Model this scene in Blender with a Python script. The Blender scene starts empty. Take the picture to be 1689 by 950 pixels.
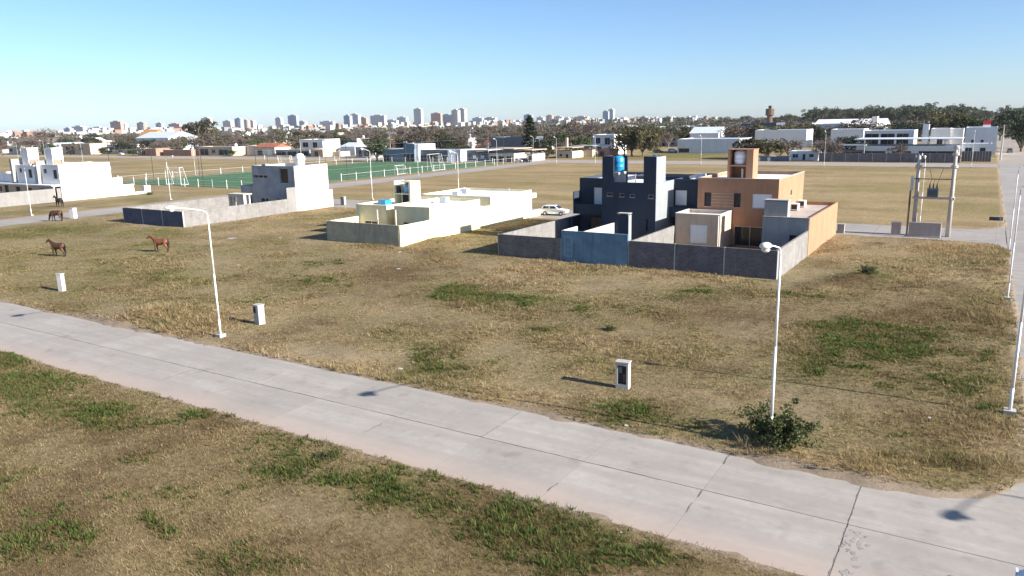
import bpy, math, random
import numpy as np
from mathutils import Vector, Matrix
R_ = math.radians
rng = random.Random(7)
sc = bpy.context.scene
col = sc.collection

# ------------------------------------------------------------------ camera
FPX, PITCH, ROLL, YAW, CH = 1246.97, 0.216347, -0.02145, 0.55932, 13.5
PXC, PYC, PW = 844.5, 475.0, 1689.0
_fw = np.array([-math.sin(YAW)*math.cos(PITCH), math.cos(YAW)*math.cos(PITCH), -math.sin(PITCH)])
_rt = np.array([math.cos(YAW), math.sin(YAW), 0.0]); _up = np.cross(_rt, _fw)
_c, _s = math.cos(ROLL), math.sin(ROLL)
CRT = _c*_rt+_s*_up; CUP = -_s*_rt+_c*_up; CFW = _fw
cam_d = bpy.data.cameras.new('camera'); cam = bpy.data.objects.new('camera', cam_d); col.objects.link(cam)
cam_d.sensor_width = 36.0; cam_d.lens = 36.0*FPX/PW; cam_d.clip_start = 0.2; cam_d.clip_end = 30000
m = Matrix(((CRT[0], CUP[0], -CFW[0], 0), (CRT[1], CUP[1], -CFW[1], 0), (CRT[2], CUP[2], -CFW[2], CH), (0, 0, 0, 1)))
cam.matrix_world = m
sc.camera = cam

# ------------------------------------------------------------------ world, sun, exposure
SUN_EL, SUN_AZ = R_(24.6), R_(2.5)            # azimuth measured from +X towards +Y
w = bpy.data.worlds.new('World'); sc.world = w; w.use_nodes = True
wn = w.node_tree.nodes; wl = w.node_tree.links
bg = wn['Background']
sky = wn.new('ShaderNodeTexSky'); sky.sky_type = 'NISHITA'; sky.sun_disc = False
sky.sun_elevation = SUN_EL; sky.sun_rotation = R_(90)-SUN_AZ
sky.altitude = 300; sky.air_density = 0.8; sky.dust_density = 0.65; sky.ozone_density = 4.6
wl.new(sky.outputs[0], bg.inputs[0]); bg.inputs[1].default_value = 0.078
sd = bpy.data.lights.new('sun', 'SUN'); sun = bpy.data.objects.new('sun', sd); col.objects.link(sun)
sd.energy = 5.0; sd.angle = R_(0.53); sd.color = (1.0, 0.945, 0.86)
sdir = Vector((math.cos(SUN_EL)*math.cos(SUN_AZ), math.cos(SUN_EL)*math.sin(SUN_AZ), math.sin(SUN_EL)))
sun.rotation_euler = sdir.to_track_quat('Z', 'Y').to_euler(); sun.location = (60, 0, 60)
vs = sc.view_settings; vs.view_transform = 'Standard'; vs.look = 'None'; vs.exposure = 1.22; vs.gamma = 1.0
sc.render.engine = 'CYCLES'
sc.cycles.max_bounces = 6; sc.cycles.volume_bounces = 0; sc.cycles.use_denoising = True
sc.cycles.volume_step_rate = 10

# ------------------------------------------------------------------ pixel -> place helpers
def ray(x, y): return CRT*((x-PXC)/FPX) - CUP*((y-PYC)/FPX) + CFW
def G(x, y, z=0.0):
    d = ray(x, y); t = (z-CH)/d[2]; return d*t+np.array([0, 0, CH])
def PY(x, y, c):
    d = ray(x, y); t = c/d[1]; return d*t+np.array([0, 0, CH])
def sector(x, y):
    r = np.array([x, y, -CH]); u = PXC+FPX*(r@CRT)/(r@CFW)
    for lim, s in ((260, 'beyond the dry field past the white twin houses'), (440, 'around the wide metal shed and red-roofed house'), (620, 'behind the white two-storey house past the pitch'), (780, 'behind the slate blue clubhouse'), (960, 'around the tall conifer'), (1110, 'behind the white balcony house'), (1240, 'around the pale blue warehouse'), (1345, 'under the brown water tower'), (1480, 'around the big factory')):
        if u < lim: return s
    return 'by the pale grey hall and side street'
def horizon(x): 
    a = CRT*((x-PXC)/FPX)+CFW; return PYC+a[2]/(CUP[2]/FPX)

# ------------------------------------------------------------------ materials
MATS = {}
def nodes(name):
    m = bpy.data.materials.new(name); m.use_nodes = True; nt = m.node_tree
    return m, nt, nt.nodes['Principled BSDF']
def lin(c): return tuple(c)+(1.0,)
def N(nt, t, **kw):
    n = nt.nodes.new(t)
    for k, v in kw.items(): setattr(n, k, v)
    return n
def noise(nt, vec, scale, detail=4, rough=.6):
    n = N(nt, 'ShaderNodeTexNoise'); n.inputs['Scale'].default_value = scale; n.inputs['Detail'].default_value = detail
    n.inputs['Roughness'].default_value = rough
    if vec is not None: nt.links.new(vec, n.inputs['Vector'])
    return n.outputs['Fac']
def ramp(nt, fac, stops):
    r = N(nt, 'ShaderNodeValToRGB'); e = r.color_ramp.elements
    while len(e) < len(stops): e.new(.5)
    for i, (p, c) in enumerate(stops):
        e[i].position = p; e[i].color = lin(c) if len(c) == 3 else c
    nt.links.new(fac, r.inputs[0]); return r.outputs[0]
def mix(nt, fac, a, b, mode='MIX'):
    n = N(nt, 'ShaderNodeMix', data_type='RGBA', blend_type=mode)
    for i, v in ((0, fac), (6, a), (7, b)):
        if hasattr(v, 'is_linked'): nt.links.new(v, n.inputs[i])
        elif isinstance(v, (int, float)): n.inputs[i].default_value = v
        else: n.inputs[i].default_value = lin(v)
    return n.outputs[2]
def mapping(nt, src, scale=(1, 1, 1)):
    mp = N(nt, 'ShaderNodeMapping'); mp.inputs['Scale'].default_value = scale; nt.links.new(src, mp.inputs['Vector']); return mp.outputs[0]
def bump(nt, b, h, strength=.3, dist=.02):
    n = N(nt, 'ShaderNodeBump'); n.inputs['Strength'].default_value = strength; n.inputs['Distance'].default_value = dist
    nt.links.new(h, n.inputs['Height']); nt.links.new(n.outputs[0], b.inputs['Normal'])
def gpos(nt): return N(nt, 'ShaderNodeNewGeometry').outputs['Position']

def plaster(name, c, var=.12, rough=.85, stain=.25):
    if name in MATS: return MATS[name]
    m, nt, b = nodes(name); p = gpos(nt)
    f1 = noise(nt, p, .7, 5); f2 = noise(nt, mapping(nt, p, (2.2, 2.2, .25)), 1.0, 4); f3 = noise(nt, p, 14, 3)
    lo = tuple(x*(1-var) for x in c); hi = tuple(min(.86, x*(1+var*.6)) for x in c)
    base = ramp(nt, f1, [(.3, lo), (.7, hi)])
    st = ramp(nt, f2, [(.48, (1, 1, 1)), (.8, (1-stain, 1-stain, 1-stain*1.05))])
    base = mix(nt, 1.0, base, st, 'MULTIPLY')
    nt.links.new(base, b.inputs['Base Color']); b.inputs['Roughness'].default_value = rough
    bump(nt, b, f3, .25, .01); MATS[name] = m; return m
def blockwall(name, c, mortar, var=.15, bw=.4, bh=.2, ms=.014):
    if name in MATS: return MATS[name]
    m, nt, b = nodes(name); p = gpos(nt)
    sx = N(nt, 'ShaderNodeSeparateXYZ'); nt.links.new(p, sx.inputs[0])
    ad = N(nt, 'ShaderNodeMath', operation='ADD'); nt.links.new(sx.outputs[0], ad.inputs[0]); nt.links.new(sx.outputs[1], ad.inputs[1])
    cb = N(nt, 'ShaderNodeCombineXYZ'); nt.links.new(ad.outputs[0], cb.inputs[0]); nt.links.new(sx.outputs[2], cb.inputs[1])
    br = N(nt, 'ShaderNodeTexBrick'); nt.links.new(cb.outputs[0], br.inputs['Vector'])
    br.inputs['Scale'].default_value = 1.0; br.inputs['Brick Width'].default_value = bw; br.inputs['Row Height'].default_value = bh
    br.inputs['Mortar Size'].default_value = ms; br.inputs['Mortar Smooth'].default_value = .3
    br.inputs['Color1'].default_value = lin(tuple(x*(1-var) for x in c)); br.inputs['Color2'].default_value = lin(tuple(x*(1+var) for x in c))
    br.inputs['Mortar'].default_value = lin(mortar)
    f = noise(nt, p, .9, 5); f2 = noise(nt, mapping(nt, p, (1.6, 1.6, .3)), 1.2, 3)
    st = ramp(nt, f, [(.3, (.78, .78, .78)), (.7, (1.12, 1.12, 1.12))]); st2 = ramp(nt, f2, [(.5, (1, 1, 1)), (.75, (.75, .74, .72))])
    cc = mix(nt, 1.0, br.outputs['Color'], st, 'MULTIPLY'); cc = mix(nt, 1.0, cc, st2, 'MULTIPLY')
    nt.links.new(cc, b.inputs['Base Color']); b.inputs['Roughness'].default_value = .95
    bump(nt, b, br.outputs['Fac'], -.6, .02); MATS[name] = m; return m
def plain(name, c, rough=.6, metal=0.0, var=.1, scale=3.0, rand=0.0, coat=0.0):
    if name in MATS: return MATS[name]
    m, nt, b = nodes(name)
    f = noise(nt, N(nt, 'ShaderNodeTexCoord').outputs['Object'], scale, 4)
    base = ramp(nt, f, [(.3, tuple(x*(1-var) for x in c)), (.7, tuple(min(.9, x*(1+var)) for x in c))])
    if rand:
        oi = N(nt, 'ShaderNodeObjectInfo')
        rr = ramp(nt, oi.outputs['Random'], [(0, (1-rand,)*3), (1, (1+rand*.6,)*3)]); base = mix(nt, 1.0, base, rr, 'MULTIPLY')
    nt.links.new(base, b.inputs['Base Color']); b.inputs['Roughness'].default_value = rough; b.inputs['Metallic'].default_value = metal
    b.inputs['Coat Weight'].default_value = coat
    MATS[name] = m; return m
def glass(name, c=(.02, .025, .03)):
    if name in MATS: return MATS[name]
    m, nt, b = nodes(name); b.inputs['Base Color'].default_value = lin(c); b.inputs['Roughness'].default_value = .08
    b.inputs['IOR'].default_value = 1.5
    MATS[name] = m; return m
def foliage(name, c, var=.45, rand=.25, trans=.25):
    if name in MATS: return MATS[name]
    m, nt, b = nodes(name)
    rp = N(nt, 'ShaderNodeNewGeometry').outputs['Random Per Island']; oi = N(nt, 'ShaderNodeObjectInfo').outputs['Random']
    base = ramp(nt, rp, [(0, tuple(x*(1-var) for x in c)), (.55, c), (1, (min(1, c[0]*(1+var*1.2)), min(1, c[1]*(1+var)), c[2]*(1+var*.5)))])
    rr = ramp(nt, oi, [(0, (1-rand, 1-rand, 1-rand)), (.5, (1.0+rand*.4, 1.0, 1-rand*.3)), (1, (1+rand*.5, 1+rand*.6, 1+rand*.2))])
    base = mix(nt, 1.0, base, rr, 'MULTIPLY')
    nt.links.new(base, b.inputs['Base Color']); b.inputs['Roughness'].default_value = .7
    tr = N(nt, 'ShaderNodeBsdfTranslucent'); nt.links.new(base, tr.inputs[0])
    ms = N(nt, 'ShaderNodeMixShader'); ms.inputs[0].default_value = trans
    nt.links.new(b.outputs[0], ms.inputs[1]); nt.links.new(tr.outputs[0], ms.inputs[2])
    nt.links.new(ms.outputs[0], nt.nodes['Material Output'].inputs[0]); MATS[name] = m; return m

M_CREAM = plaster('cream_plaster', (.80, .72, .46), stain=.12)
M_ORANGE = plaster('orange_plaster', (.39, .203, .116), stain=.25)
M_BEIGE = plaster('beige_plaster', (.52, .40, .30), stain=.2)
M_BLUEGREY = plaster('dark_blue_grey_plaster', (.030, .043, .070), stain=.2)
M_BLUEWALL = plaster('blue_painted_block', (.13, .235, .32), var=.3, stain=.35)
M_WHITE = plaster('white_plaster', (.80, .79, .77), var=.05, stain=.08)
M_OFFWHITE = plaster('offwhite_plaster', (.60, .54, .45), var=.08, stain=.1)
M_GREYPL = plaster('grey_plaster', (.34, .33, .32), stain=.25)
M_CEMENT = plaster('raw_cement', (.235, .225, .215), stain=.2)
M_BLUECEM = plaster('blue_grey_cement', (.34, .35, .37), var=.2, stain=.3)
M_BLKGREY = blockwall('grey_concrete_block', (.185, .165, .16), (.10, .09, .088))
M_BLKDARK = blockwall('dark_concrete_block', (.13, .12, .135), (.20, .19, .18))
M_BLKLIGHT = blockwall('light_concrete_block', (.225, .215, .205), (.19, .182, .172), var=.08)
M_BLKCREAM = blockwall('cream_concrete_block', (.40, .37, .27), (.33, .30, .22), var=.06)
M_BLKNAVY = blockwall('navy_concrete_block', (.075, .085, .13), (.10, .11, .15), var=.15)
M_PALEGREY = plaster('pale_grey_plaster', (.26, .28, .29), stain=.15)
M_BRICK = blockwall('red_brick', (.36, .17, .11), (.4, .34, .28), bw=.26, bh=.09)
M_ROOFW = plaster('white_roof_membrane', (.78, .78, .78), var=.1, stain=.2)
M_ROOFG = plaster('gravel_roof', (.42, .38, .34), var=.25, stain=.2)
M_METALW = plain('white_painted_steel', (.74, .74, .73), .45, .0, .06)
M_SHUT = plain('white_shutter', (.76, .77, .78), .5, 0, .04)
M_GLASS = glass('window_glass')
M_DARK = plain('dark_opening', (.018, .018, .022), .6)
M_BLACK = plain('black_rubber', (.012, .012, .012), .8)
M_ALU = plain('aluminium', (.55, .55, .56), .4, .8)
M_TANKB = plain('blue_water_tank', (.02, .26, .52), .4)
M_TANKW = plain('white_water_tank', (.72, .74, .78), .45)
M_CONC = plaster('pole_concrete', (.42, .40, .37), stain=.2)
M_RUST = plain('dark_iron', (.05, .04, .035), .8)
M_WOOD = plain('brown_wood', (.16, .085, .045), .7)
M_TRAFO = plain('transformer_paint', (.12, .16, .18), .5)
M_REDTILE = plaster('red_tile', (.36, .12, .07), var=.3)
M_SHEET = plaster('pale_sheet_metal', (.62, .66, .70), var=.08, rough=.5, stain=.15)
M_SHEETD = plaster('dark_sheet_metal', (.10, .12, .16), var=.15, rough=.6)
M_SLATE = plaster('slate_blue_plaster', (.17, .22, .28), stain=.2)
M_BARK = plain('bark', (.13, .10, .075), .95, 0, .3, 2)
M_BARKG = plain('grey_bark', (.20, .175, .155), .95, 0, .3, 2)

# ------------------------------------------------------------------ mesh builder
class MB:
    def __init__(self, o=(0, 0, 0)): self.v = []; self.f = []; self.o = np.array([float(x) for x in o][:3])
    def add(self, vs, fs):
        n = len(self.v); self.v += [tuple(x) for x in vs]; self.f += [tuple(i+n for i in f) for f in fs]; return self
    def box(self, x0, x1, y0, y1, z0, z1):
        if x0 > x1: x0, x1 = x1, x0
        if y0 > y1: y0, y1 = y1, y0
        v = [(x, y, z) for z in (z0, z1) for y in (y0, y1) for x in (x0, x1)]
        return self.add(v, [(0, 2, 3, 1), (4, 5, 7, 6), (0, 1, 5, 4), (2, 6, 7, 3), (0, 4, 6, 2), (1, 3, 7, 5)])
    def cyl(self, p0, p1, r0, r1=None, n=8, cap=True):
        r1 = r0 if r1 is None else r1
        p0 = Vector(p0); p1 = Vector(p1); d = (p1-p0)
        if d.length < 1e-6: return self
        q = d.to_track_quat('Z', 'Y'); vs = []
        for p, r in ((p0, r0), (p1, r1)):
            for i in range(n):
                a = 2*math.pi*i/n; vs.append(p+q @ Vector((math.cos(a)*r, math.sin(a)*r, 0)))
        fs = [(i, (i+1) % n, n+(i+1) % n, n+i) for i in range(n)]
        if cap: fs += [tuple(range(n))[::-1], tuple(range(n, 2*n))]
        return self.add(vs, fs)
    def lathe(self, c, prof, n=12):
        vs = []; fs = []
        for r, z in prof:
            for i in range(n):
                a = 2*math.pi*i/n; vs.append((c[0]+r*math.cos(a), c[1]+r*math.sin(a), c[2]+z))
        for k in range(len(prof)-1):
            for i in range(n): fs.append((k*n+i, k*n+(i+1) % n, (k+1)*n+(i+1) % n, (k+1)*n+i))
        fs += [tuple(range(n))[::-1], tuple(range((len(prof)-1)*n, len(prof)*n))]
        return self.add(vs, fs)
    def grid_wall(self, axis, p0, p1, u0, u1, z0, z1, holes):
        us = sorted({u0, u1, *[h[0] for h in holes], *[h[1] for h in holes]}); zs = sorted({z0, z1, *[h[2] for h in holes], *[h[3] for h in holes]})
        us = [u for u in us if u0 <= u <= u1]; zs = [z for z in zs if z0 <= z <= z1]
        nu, nz = len(us)-1, len(zs)-1
        def solid(i, j):
            if i < 0 or j < 0 or i >= nu or j >= nz: return False
            cu, cz = (us[i]+us[i+1])/2, (zs[j]+zs[j+1])/2
            return not any(h[0] < cu < h[1] and h[2] < cz < h[3] for h in holes)
        def P(u, p, z): return (u, p, z) if axis == 'y' else (p, u, z)
        for i in range(nu):
            for j in range(nz):
                if not solid(i, j): continue
                a, b, c, d = us[i], us[i+1], zs[j], zs[j+1]
                qs = [[P(a, p0, c), P(b, p0, c), P(b, p0, d), P(a, p0, d)], [P(b, p1, c), P(a, p1, c), P(a, p1, d), P(b, p1, d)]]
                if not solid(i-1, j): qs.append([P(a, p0, c), P(a, p0, d), P(a, p1, d), P(a, p1, c)])
                if not solid(i+1, j): qs.append([P(b, p0, c), P(b, p1, c), P(b, p1, d), P(b, p0, d)])
                if not solid(i, j-1): qs.append([P(a, p0, c), P(a, p1, c), P(b, p1, c), P(b, p0, c)])
                if not solid(i, j+1): qs.append([P(a, p0, d), P(b, p0, d), P(b, p1, d), P(a, p1, d)])
                for q in qs: self.add(q, [(0, 1, 2, 3)])
        return self
    def mesh(self, name, mat, smooth=False):
        me = bpy.data.meshes.new(name); v = np.array(self.v)-self.o
        me.from_pydata(v.tolist(), [], self.f); me.validate()
        if mat: me.materials.append(mat)
        if smooth: me.polygons.foreach_set('use_smooth', [True]*len(me.polygons))
        import bmesh
        bm = bmesh.new(); bm.from_mesh(me); bmesh.ops.recalc_face_normals(bm, faces=bm.faces); bm.to_mesh(me); bm.free()
        return me
    def build(self, name, mat, parent=None, smooth=False):
        ob = bpy.data.objects.new(name, self.mesh(name, mat, smooth)); col.objects.link(ob)
        if parent is not None: ob.parent = parent
        else: ob.location = self.o
        return ob
def tag(o, label=None, cat=None, group=None, kind=None):
    for k, v in (('label', label), ('category', cat), ('group', group), ('kind', kind)):
        if v: o[k] = v
    return o
def thing(name, label, cat, loc=(0, 0, 0), rz=0.0, group=None):
    o = bpy.data.objects.new(name, None); col.objects.link(o); o.location = [float(x) for x in loc]; o.rotation_euler = (0, 0, rz)
    o.empty_display_size = .3
    return tag(o, label, cat, group)
KIDS = {}
def copy_tree(o, parent=None, label=None, loc=None, rz=None):
    c = o.copy(); col.objects.link(c); c.parent = parent
    if label: c['label'] = label
    if loc is not None: c.location = [float(x) for x in loc]
    if rz is not None: c.rotation_euler = (0, 0, rz)
    for ch in list(o.children): copy_tree(ch, c)
    return c

# ------------------------------------------------------------------ noise fields (grass colour and relief)
def vnoise(x, y, seed=0):
    xi = np.floor(x).astype(np.int64); yi = np.floor(y).astype(np.int64); fx = x-xi; fy = y-yi
    fx = fx*fx*(3-2*fx); fy = fy*fy*(3-2*fy)
    def h(a, b):
        n = (a*374761393+b*668265263+seed*1442695041) & 0x7fffffff; n = ((n ^ (n >> 13))*1274126177) & 0x7fffffff
        return ((n ^ (n >> 16)) & 0xffff)/65535.0
    return (h(xi, yi)*(1-fx)+h(xi+1, yi)*fx)*(1-fy)+(h(xi, yi+1)*(1-fx)+h(xi+1, yi+1)*fx)*fy
def fbm(x, y, s, seed=0, oct=4):
    t = 0; a = .5; n = 0
    for i in range(oct): t = t+a*vnoise(x/s+17.3*i, y/s-9.1*i, seed+i); n += a; a *= .5; s /= 2.07
    return t/n
# patches seen in the photograph: (px, py, half width px, half height px, strength)
GREEN = [(190, 430, 190, 45, .38), (60, 460, 120, 30, .35), (420, 420, 120, 25, .25), (1050, 500, 200, 25, .3), (300, 640, 200, 30, .2), (110, 380, 85, 9, .9), (60, 388, 70, 7, .7), (175, 448, 45, 12, .8), (240, 500, 45, 10, .6), (310, 500, 60, 14, .5), (480, 462, 50, 22, .5), (130, 400, 60, 5, .4),
         (760, 490, 90, 14, .45), (735, 602, 45, 22, .6), (1055, 680, 55, 20, .9), (1130, 585, 110, 30, .35), (1480, 560, 150, 35, .8), (1420, 590, 90, 25, .5),
         (1400, 575, 60, 18, .5), (1640, 600, 35, 40, .6), (1660, 560, 25, 25, .5), (1100, 490, 120, 12, .5), (1330, 490, 90, 12, .5), (1440, 458, 45, 9, .8), (1520, 700, 120, 25, .25), (900, 550, 80, 14, .3),
         (60, 640, 70, 25, .7), (170, 682, 45, 14, .8), (230, 755, 40, 15, .45), (20, 600, 30, 12, .5), (470, 772, 70, 18, .8), (600, 795, 60, 20, .8), (690, 820, 90, 24, .9), (830, 862, 110, 34, 1.0), (950, 900, 80, 36, 1.0),
         (1080, 925, 70, 22, .8), (340, 688, 18, 8, .7), (545, 760, 18, 10, .8), (60, 905, 50, 26, .8), (110, 880, 35, 14, .8), (265, 865, 14, 14, .9), (450, 930, 120, 20, .35), (260, 700, 30, 10, .35),
         (240, 330, 30, 5, .7), (210, 388, 90, 7, .4), (270, 384, 30, 4, .6), (680, 390, 60, 6, .3), (40, 350, 40, 5, .5), (1590, 330, 12, 6, .3), (1660, 405, 20, 10, .6), (980, 690, 60, 10, .35), (1140, 257, 90, 5, .9), (1470, 270, 110, 2, .8), (960, 262, 40, 3, .5), (30, 262, 40, 3, .4), (560, 470, 60, 12, .3), (1230, 610, 60, 15, .3)]
DARK = [(1250, 520, 230, 40, .42), (1470, 590, 190, 75, .42), (1100, 620, 150, 50, .28), (1250, 700, 200, 30, .22), (700, 880, 250, 60, .18), (950, 540, 160, 30, .3), (1400, 468, 55, 6, .7), (1335, 476, 35, 5, .55), (1500, 478, 60, 4, .5), (1560, 470, 50, 6, .3), (1370, 440, 60, 8, .25), (640, 450, 75, 22, .75), (720, 430, 60, 12, .4), (900, 522, 100, 18, .35), (1250, 520, 150, 16, .35), (1510, 522, 85, 16, .85), (1400, 525, 70, 12, .5), (1600, 540, 50, 25, .5), (1560, 600, 80, 20, .35), (1340, 495, 50, 8, .4), (300, 502, 60, 14, .3),
        (900, 880, 60, 18, .25), (470, 470, 30, 12, .2), (1110, 630, 80, 20, .2), (330, 880, 120, 30, .15)]
STRAW = [(300, 532, 90, 12, .9), (250, 520, 60, 10, .6), (780, 500, 50, 10, .7), (1450, 770, 190, 18, .9), (1560, 775, 90, 20, .9), (1600, 420, 90, 35, .6), (1640, 520, 30, 25, .6), (1560, 455, 90, 12, .4), (980, 500, 60, 8, .6), (1250, 748, 60, 12, .9),
         (620, 618, 100, 10, .4), (860, 660, 130, 12, .6), (700, 400, 120, 8, .5), (1000, 445, 160, 6, .6), (1600, 700, 60, 50, .5), (390, 360, 120, 8, .5), (330, 730, 80, 16, .5), (1390, 410, 40, 15, .3)]
BARE = [(560, 590, 160, 14, .6), (540, 430, 120, 20, .3), (280, 705, 90, 14, .6), (100, 745, 110, 28, .5), (200, 780, 130, 30, .35), (480, 850, 90, 26, .4), (330, 450, 120, 16, .3), (800, 560, 100, 20, .25), (1320, 660, 140, 30, .35), (1280, 540, 60, 10, .4), (80, 470, 80, 8, .2), (620, 870, 80, 25, .35), (450, 500, 60, 12, .25)]
def field(lst, x, y):
    t = np.zeros_like(x)
    for (px, py, hw, hh, s) in lst:
        c = G(px, py)[:2]; u = (G(px+hw, py)[:2]-G(px-hw, py)[:2])/2; v = (G(px, py+hh)[:2]-G(px, py-hh)[:2])/2
        det = u[0]*v[1]-u[1]*v[0]; dx = x-c[0]; dy = y-c[1]
        a = (dx*v[1]-dy*v[0])/det; b = (-dx*u[1]+dy*u[0])/det
        t = np.maximum(t, s*np.exp(-np.clip(a*a+b*b, 0, 30)*.75))
    return t
def fields(x, y):
    wob = fbm(x, y, 2.2, 3)-.5; wob2 = fbm(x, y, 2.2, 31)-.5
    xx, yy = x+wob*3.2, y+wob2*2.4
    n1 = fbm(x, y, 1.1, 5); n2 = fbm(x, y, 6.0, 9); n3 = fbm(x/3.5, y, 5.0, 14)
    g = field(GREEN, xx, yy)*(.55+.8*n1); d = field(DARK, xx, yy)*(.4+1.1*n1); s = field(STRAW, xx, yy)*(.4+1.1*n1); b = field(BARE, xx, yy)*(.3+1.2*n2)
    near = y < 100
    g = g+.14*(y < 22)+np.where(near, .62*np.clip((n2-.40)*2.2, 0, 1)*(.3+n1)+.16*np.clip((n1-.5)*4, 0, 1), .42*np.clip((n3-.46)*5, 0, 1)+.2*np.clip((n1-.52)*4, 0, 1))
    b = b+np.where(near, .28*np.clip((.5-n2)*4, 0, 1), .25*np.clip((.46-n3)*5, 0, 1))
    d = d+np.where(near, .22*np.clip((.46-n1)*5, 0, 1)+.24*(y < 22)+.25*np.clip((fbm(x, y, 9, 91)-.5)*4, 0, 1)+.42*np.clip((fbm(x, y, 3.0, 93)-.53)*5, 0, 1), 0.30*np.clip((fbm(x/4, y, 3.2, 41)-.50)*5, 0, 1))
    edge = np.exp(-np.clip((y-29.55)/.55, -3, 3)**2)*(x < 2.5)*(y > 28.6)+np.exp(-np.clip((x-1.4)/.8, -3, 3)**2)*(y > 29)*(y < 92)*.8
    s = s+np.where(near & (y > 28), .55*np.clip((fbm(x, y, 4.5, 111)-.47)*4, 0, 1)+.38*edge*np.clip(fbm(x, y, 1.6, 113)*2.2-.5, 0, 1), .30+.3*np.clip((fbm(x/3, y, 4.5, 111)-.5)*4, 0, 1))
    return np.clip(g, 0, 1), np.clip(d, 0, 1), np.clip(s, 0, 1), np.clip(b, 0, 1)

# street layout (metres, x along the near road, y away from it)
ROAD_Y0, ROAD_Y1 = 21.7, 29.0
ST_X0, ST_X1 = 2.6, 11.2            # street along y on the right
S2_Y0, S2_Y1 = 93.2, 103.4          # street behind the houses
SL_X0, SL_X1 = -131.5, -122.5       # street along y far left
S3_Y0, S3_Y1 = 222.0, 239.0         # wide pale dirt street before the suburb
def sdist(x, y):
    """signed distance outside the paved surfaces (negative on the pavement)"""
    d1 = np.maximum(ROAD_Y0-y, y-ROAD_Y1); 
    d2 = np.maximum(ST_X0-x, x-ST_X1)
    d3 = np.maximum(np.maximum(S2_Y0-y, y-S2_Y1), np.maximum(SL_X0-x, x-ST_X1-4))
    d4 = np.maximum(np.maximum(SL_X0-x, x-SL_X1), y-S3_Y1)
    d5 = np.maximum(S3_Y0-y, y-S3_Y1)
    d = np.minimum(np.minimum(np.minimum(d1, d2), np.minimum(d3, d4)), d5)
    # rounded corner of the block beside the crossing
    rc = 4.5
    def corner(cx, cy, sx, sy):
        inx = (cx-x)*sx; iny = (cy-y)*sy            # distance into the quadrant toward the corner
        ins = (inx < rc) & (iny < rc) & (inx > -3) & (iny > -3)
        return np.where(ins, rc-np.hypot(rc-inx, rc-iny), 1e3)
    d = np.minimum(d, corner(ST_X0, ROAD_Y1, 1, -1)); d = np.minimum(d, corner(ST_X0, S2_Y0, 1, 1)); d = np.minimum(d, corner(ST_X0, S2_Y1, 1, -1)); d = np.minimum(d, corner(ST_X0, ROAD_Y0, 1, 1))
    return d
def height(x, y):
    d = sdist(x, y)+(fbm(x, y, 1.3, 21)-.5)*.55+(fbm(x, y, .5, 23)-.5)*.3
    t = np.clip((d+.34)/.34, 0, 1); t = t*t*(3-2*t)
    lot = .085+(fbm(x, y, 5, 2)-.5)*.16+(fbm(x, y, .9, 8)-.5)*.07
    for (px, py, r, hh) in ((1425, 462, 2.2, .42), (1395, 466, 1.4, .25), (1350, 474, 1.6, .25), (1470, 470, 1.8, .2), (1505, 478, 1.3, .15), (230, 520, 4, .25), (290, 520, 4, .25), (720, 398, 3, .2), (1320, 770, 2.5, .12), (1450, 775, 3, .15)):
        c = G(px, py); lot = lot+hh*np.exp(-((x-c[0])**2+(y-c[1])**2)/r**2)
    far = np.clip((np.hypot(x, y)-240)/60, 0, 1); lot = lot*(1-far)+.02*far
    return -.14*(1-t)+lot*t

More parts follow.
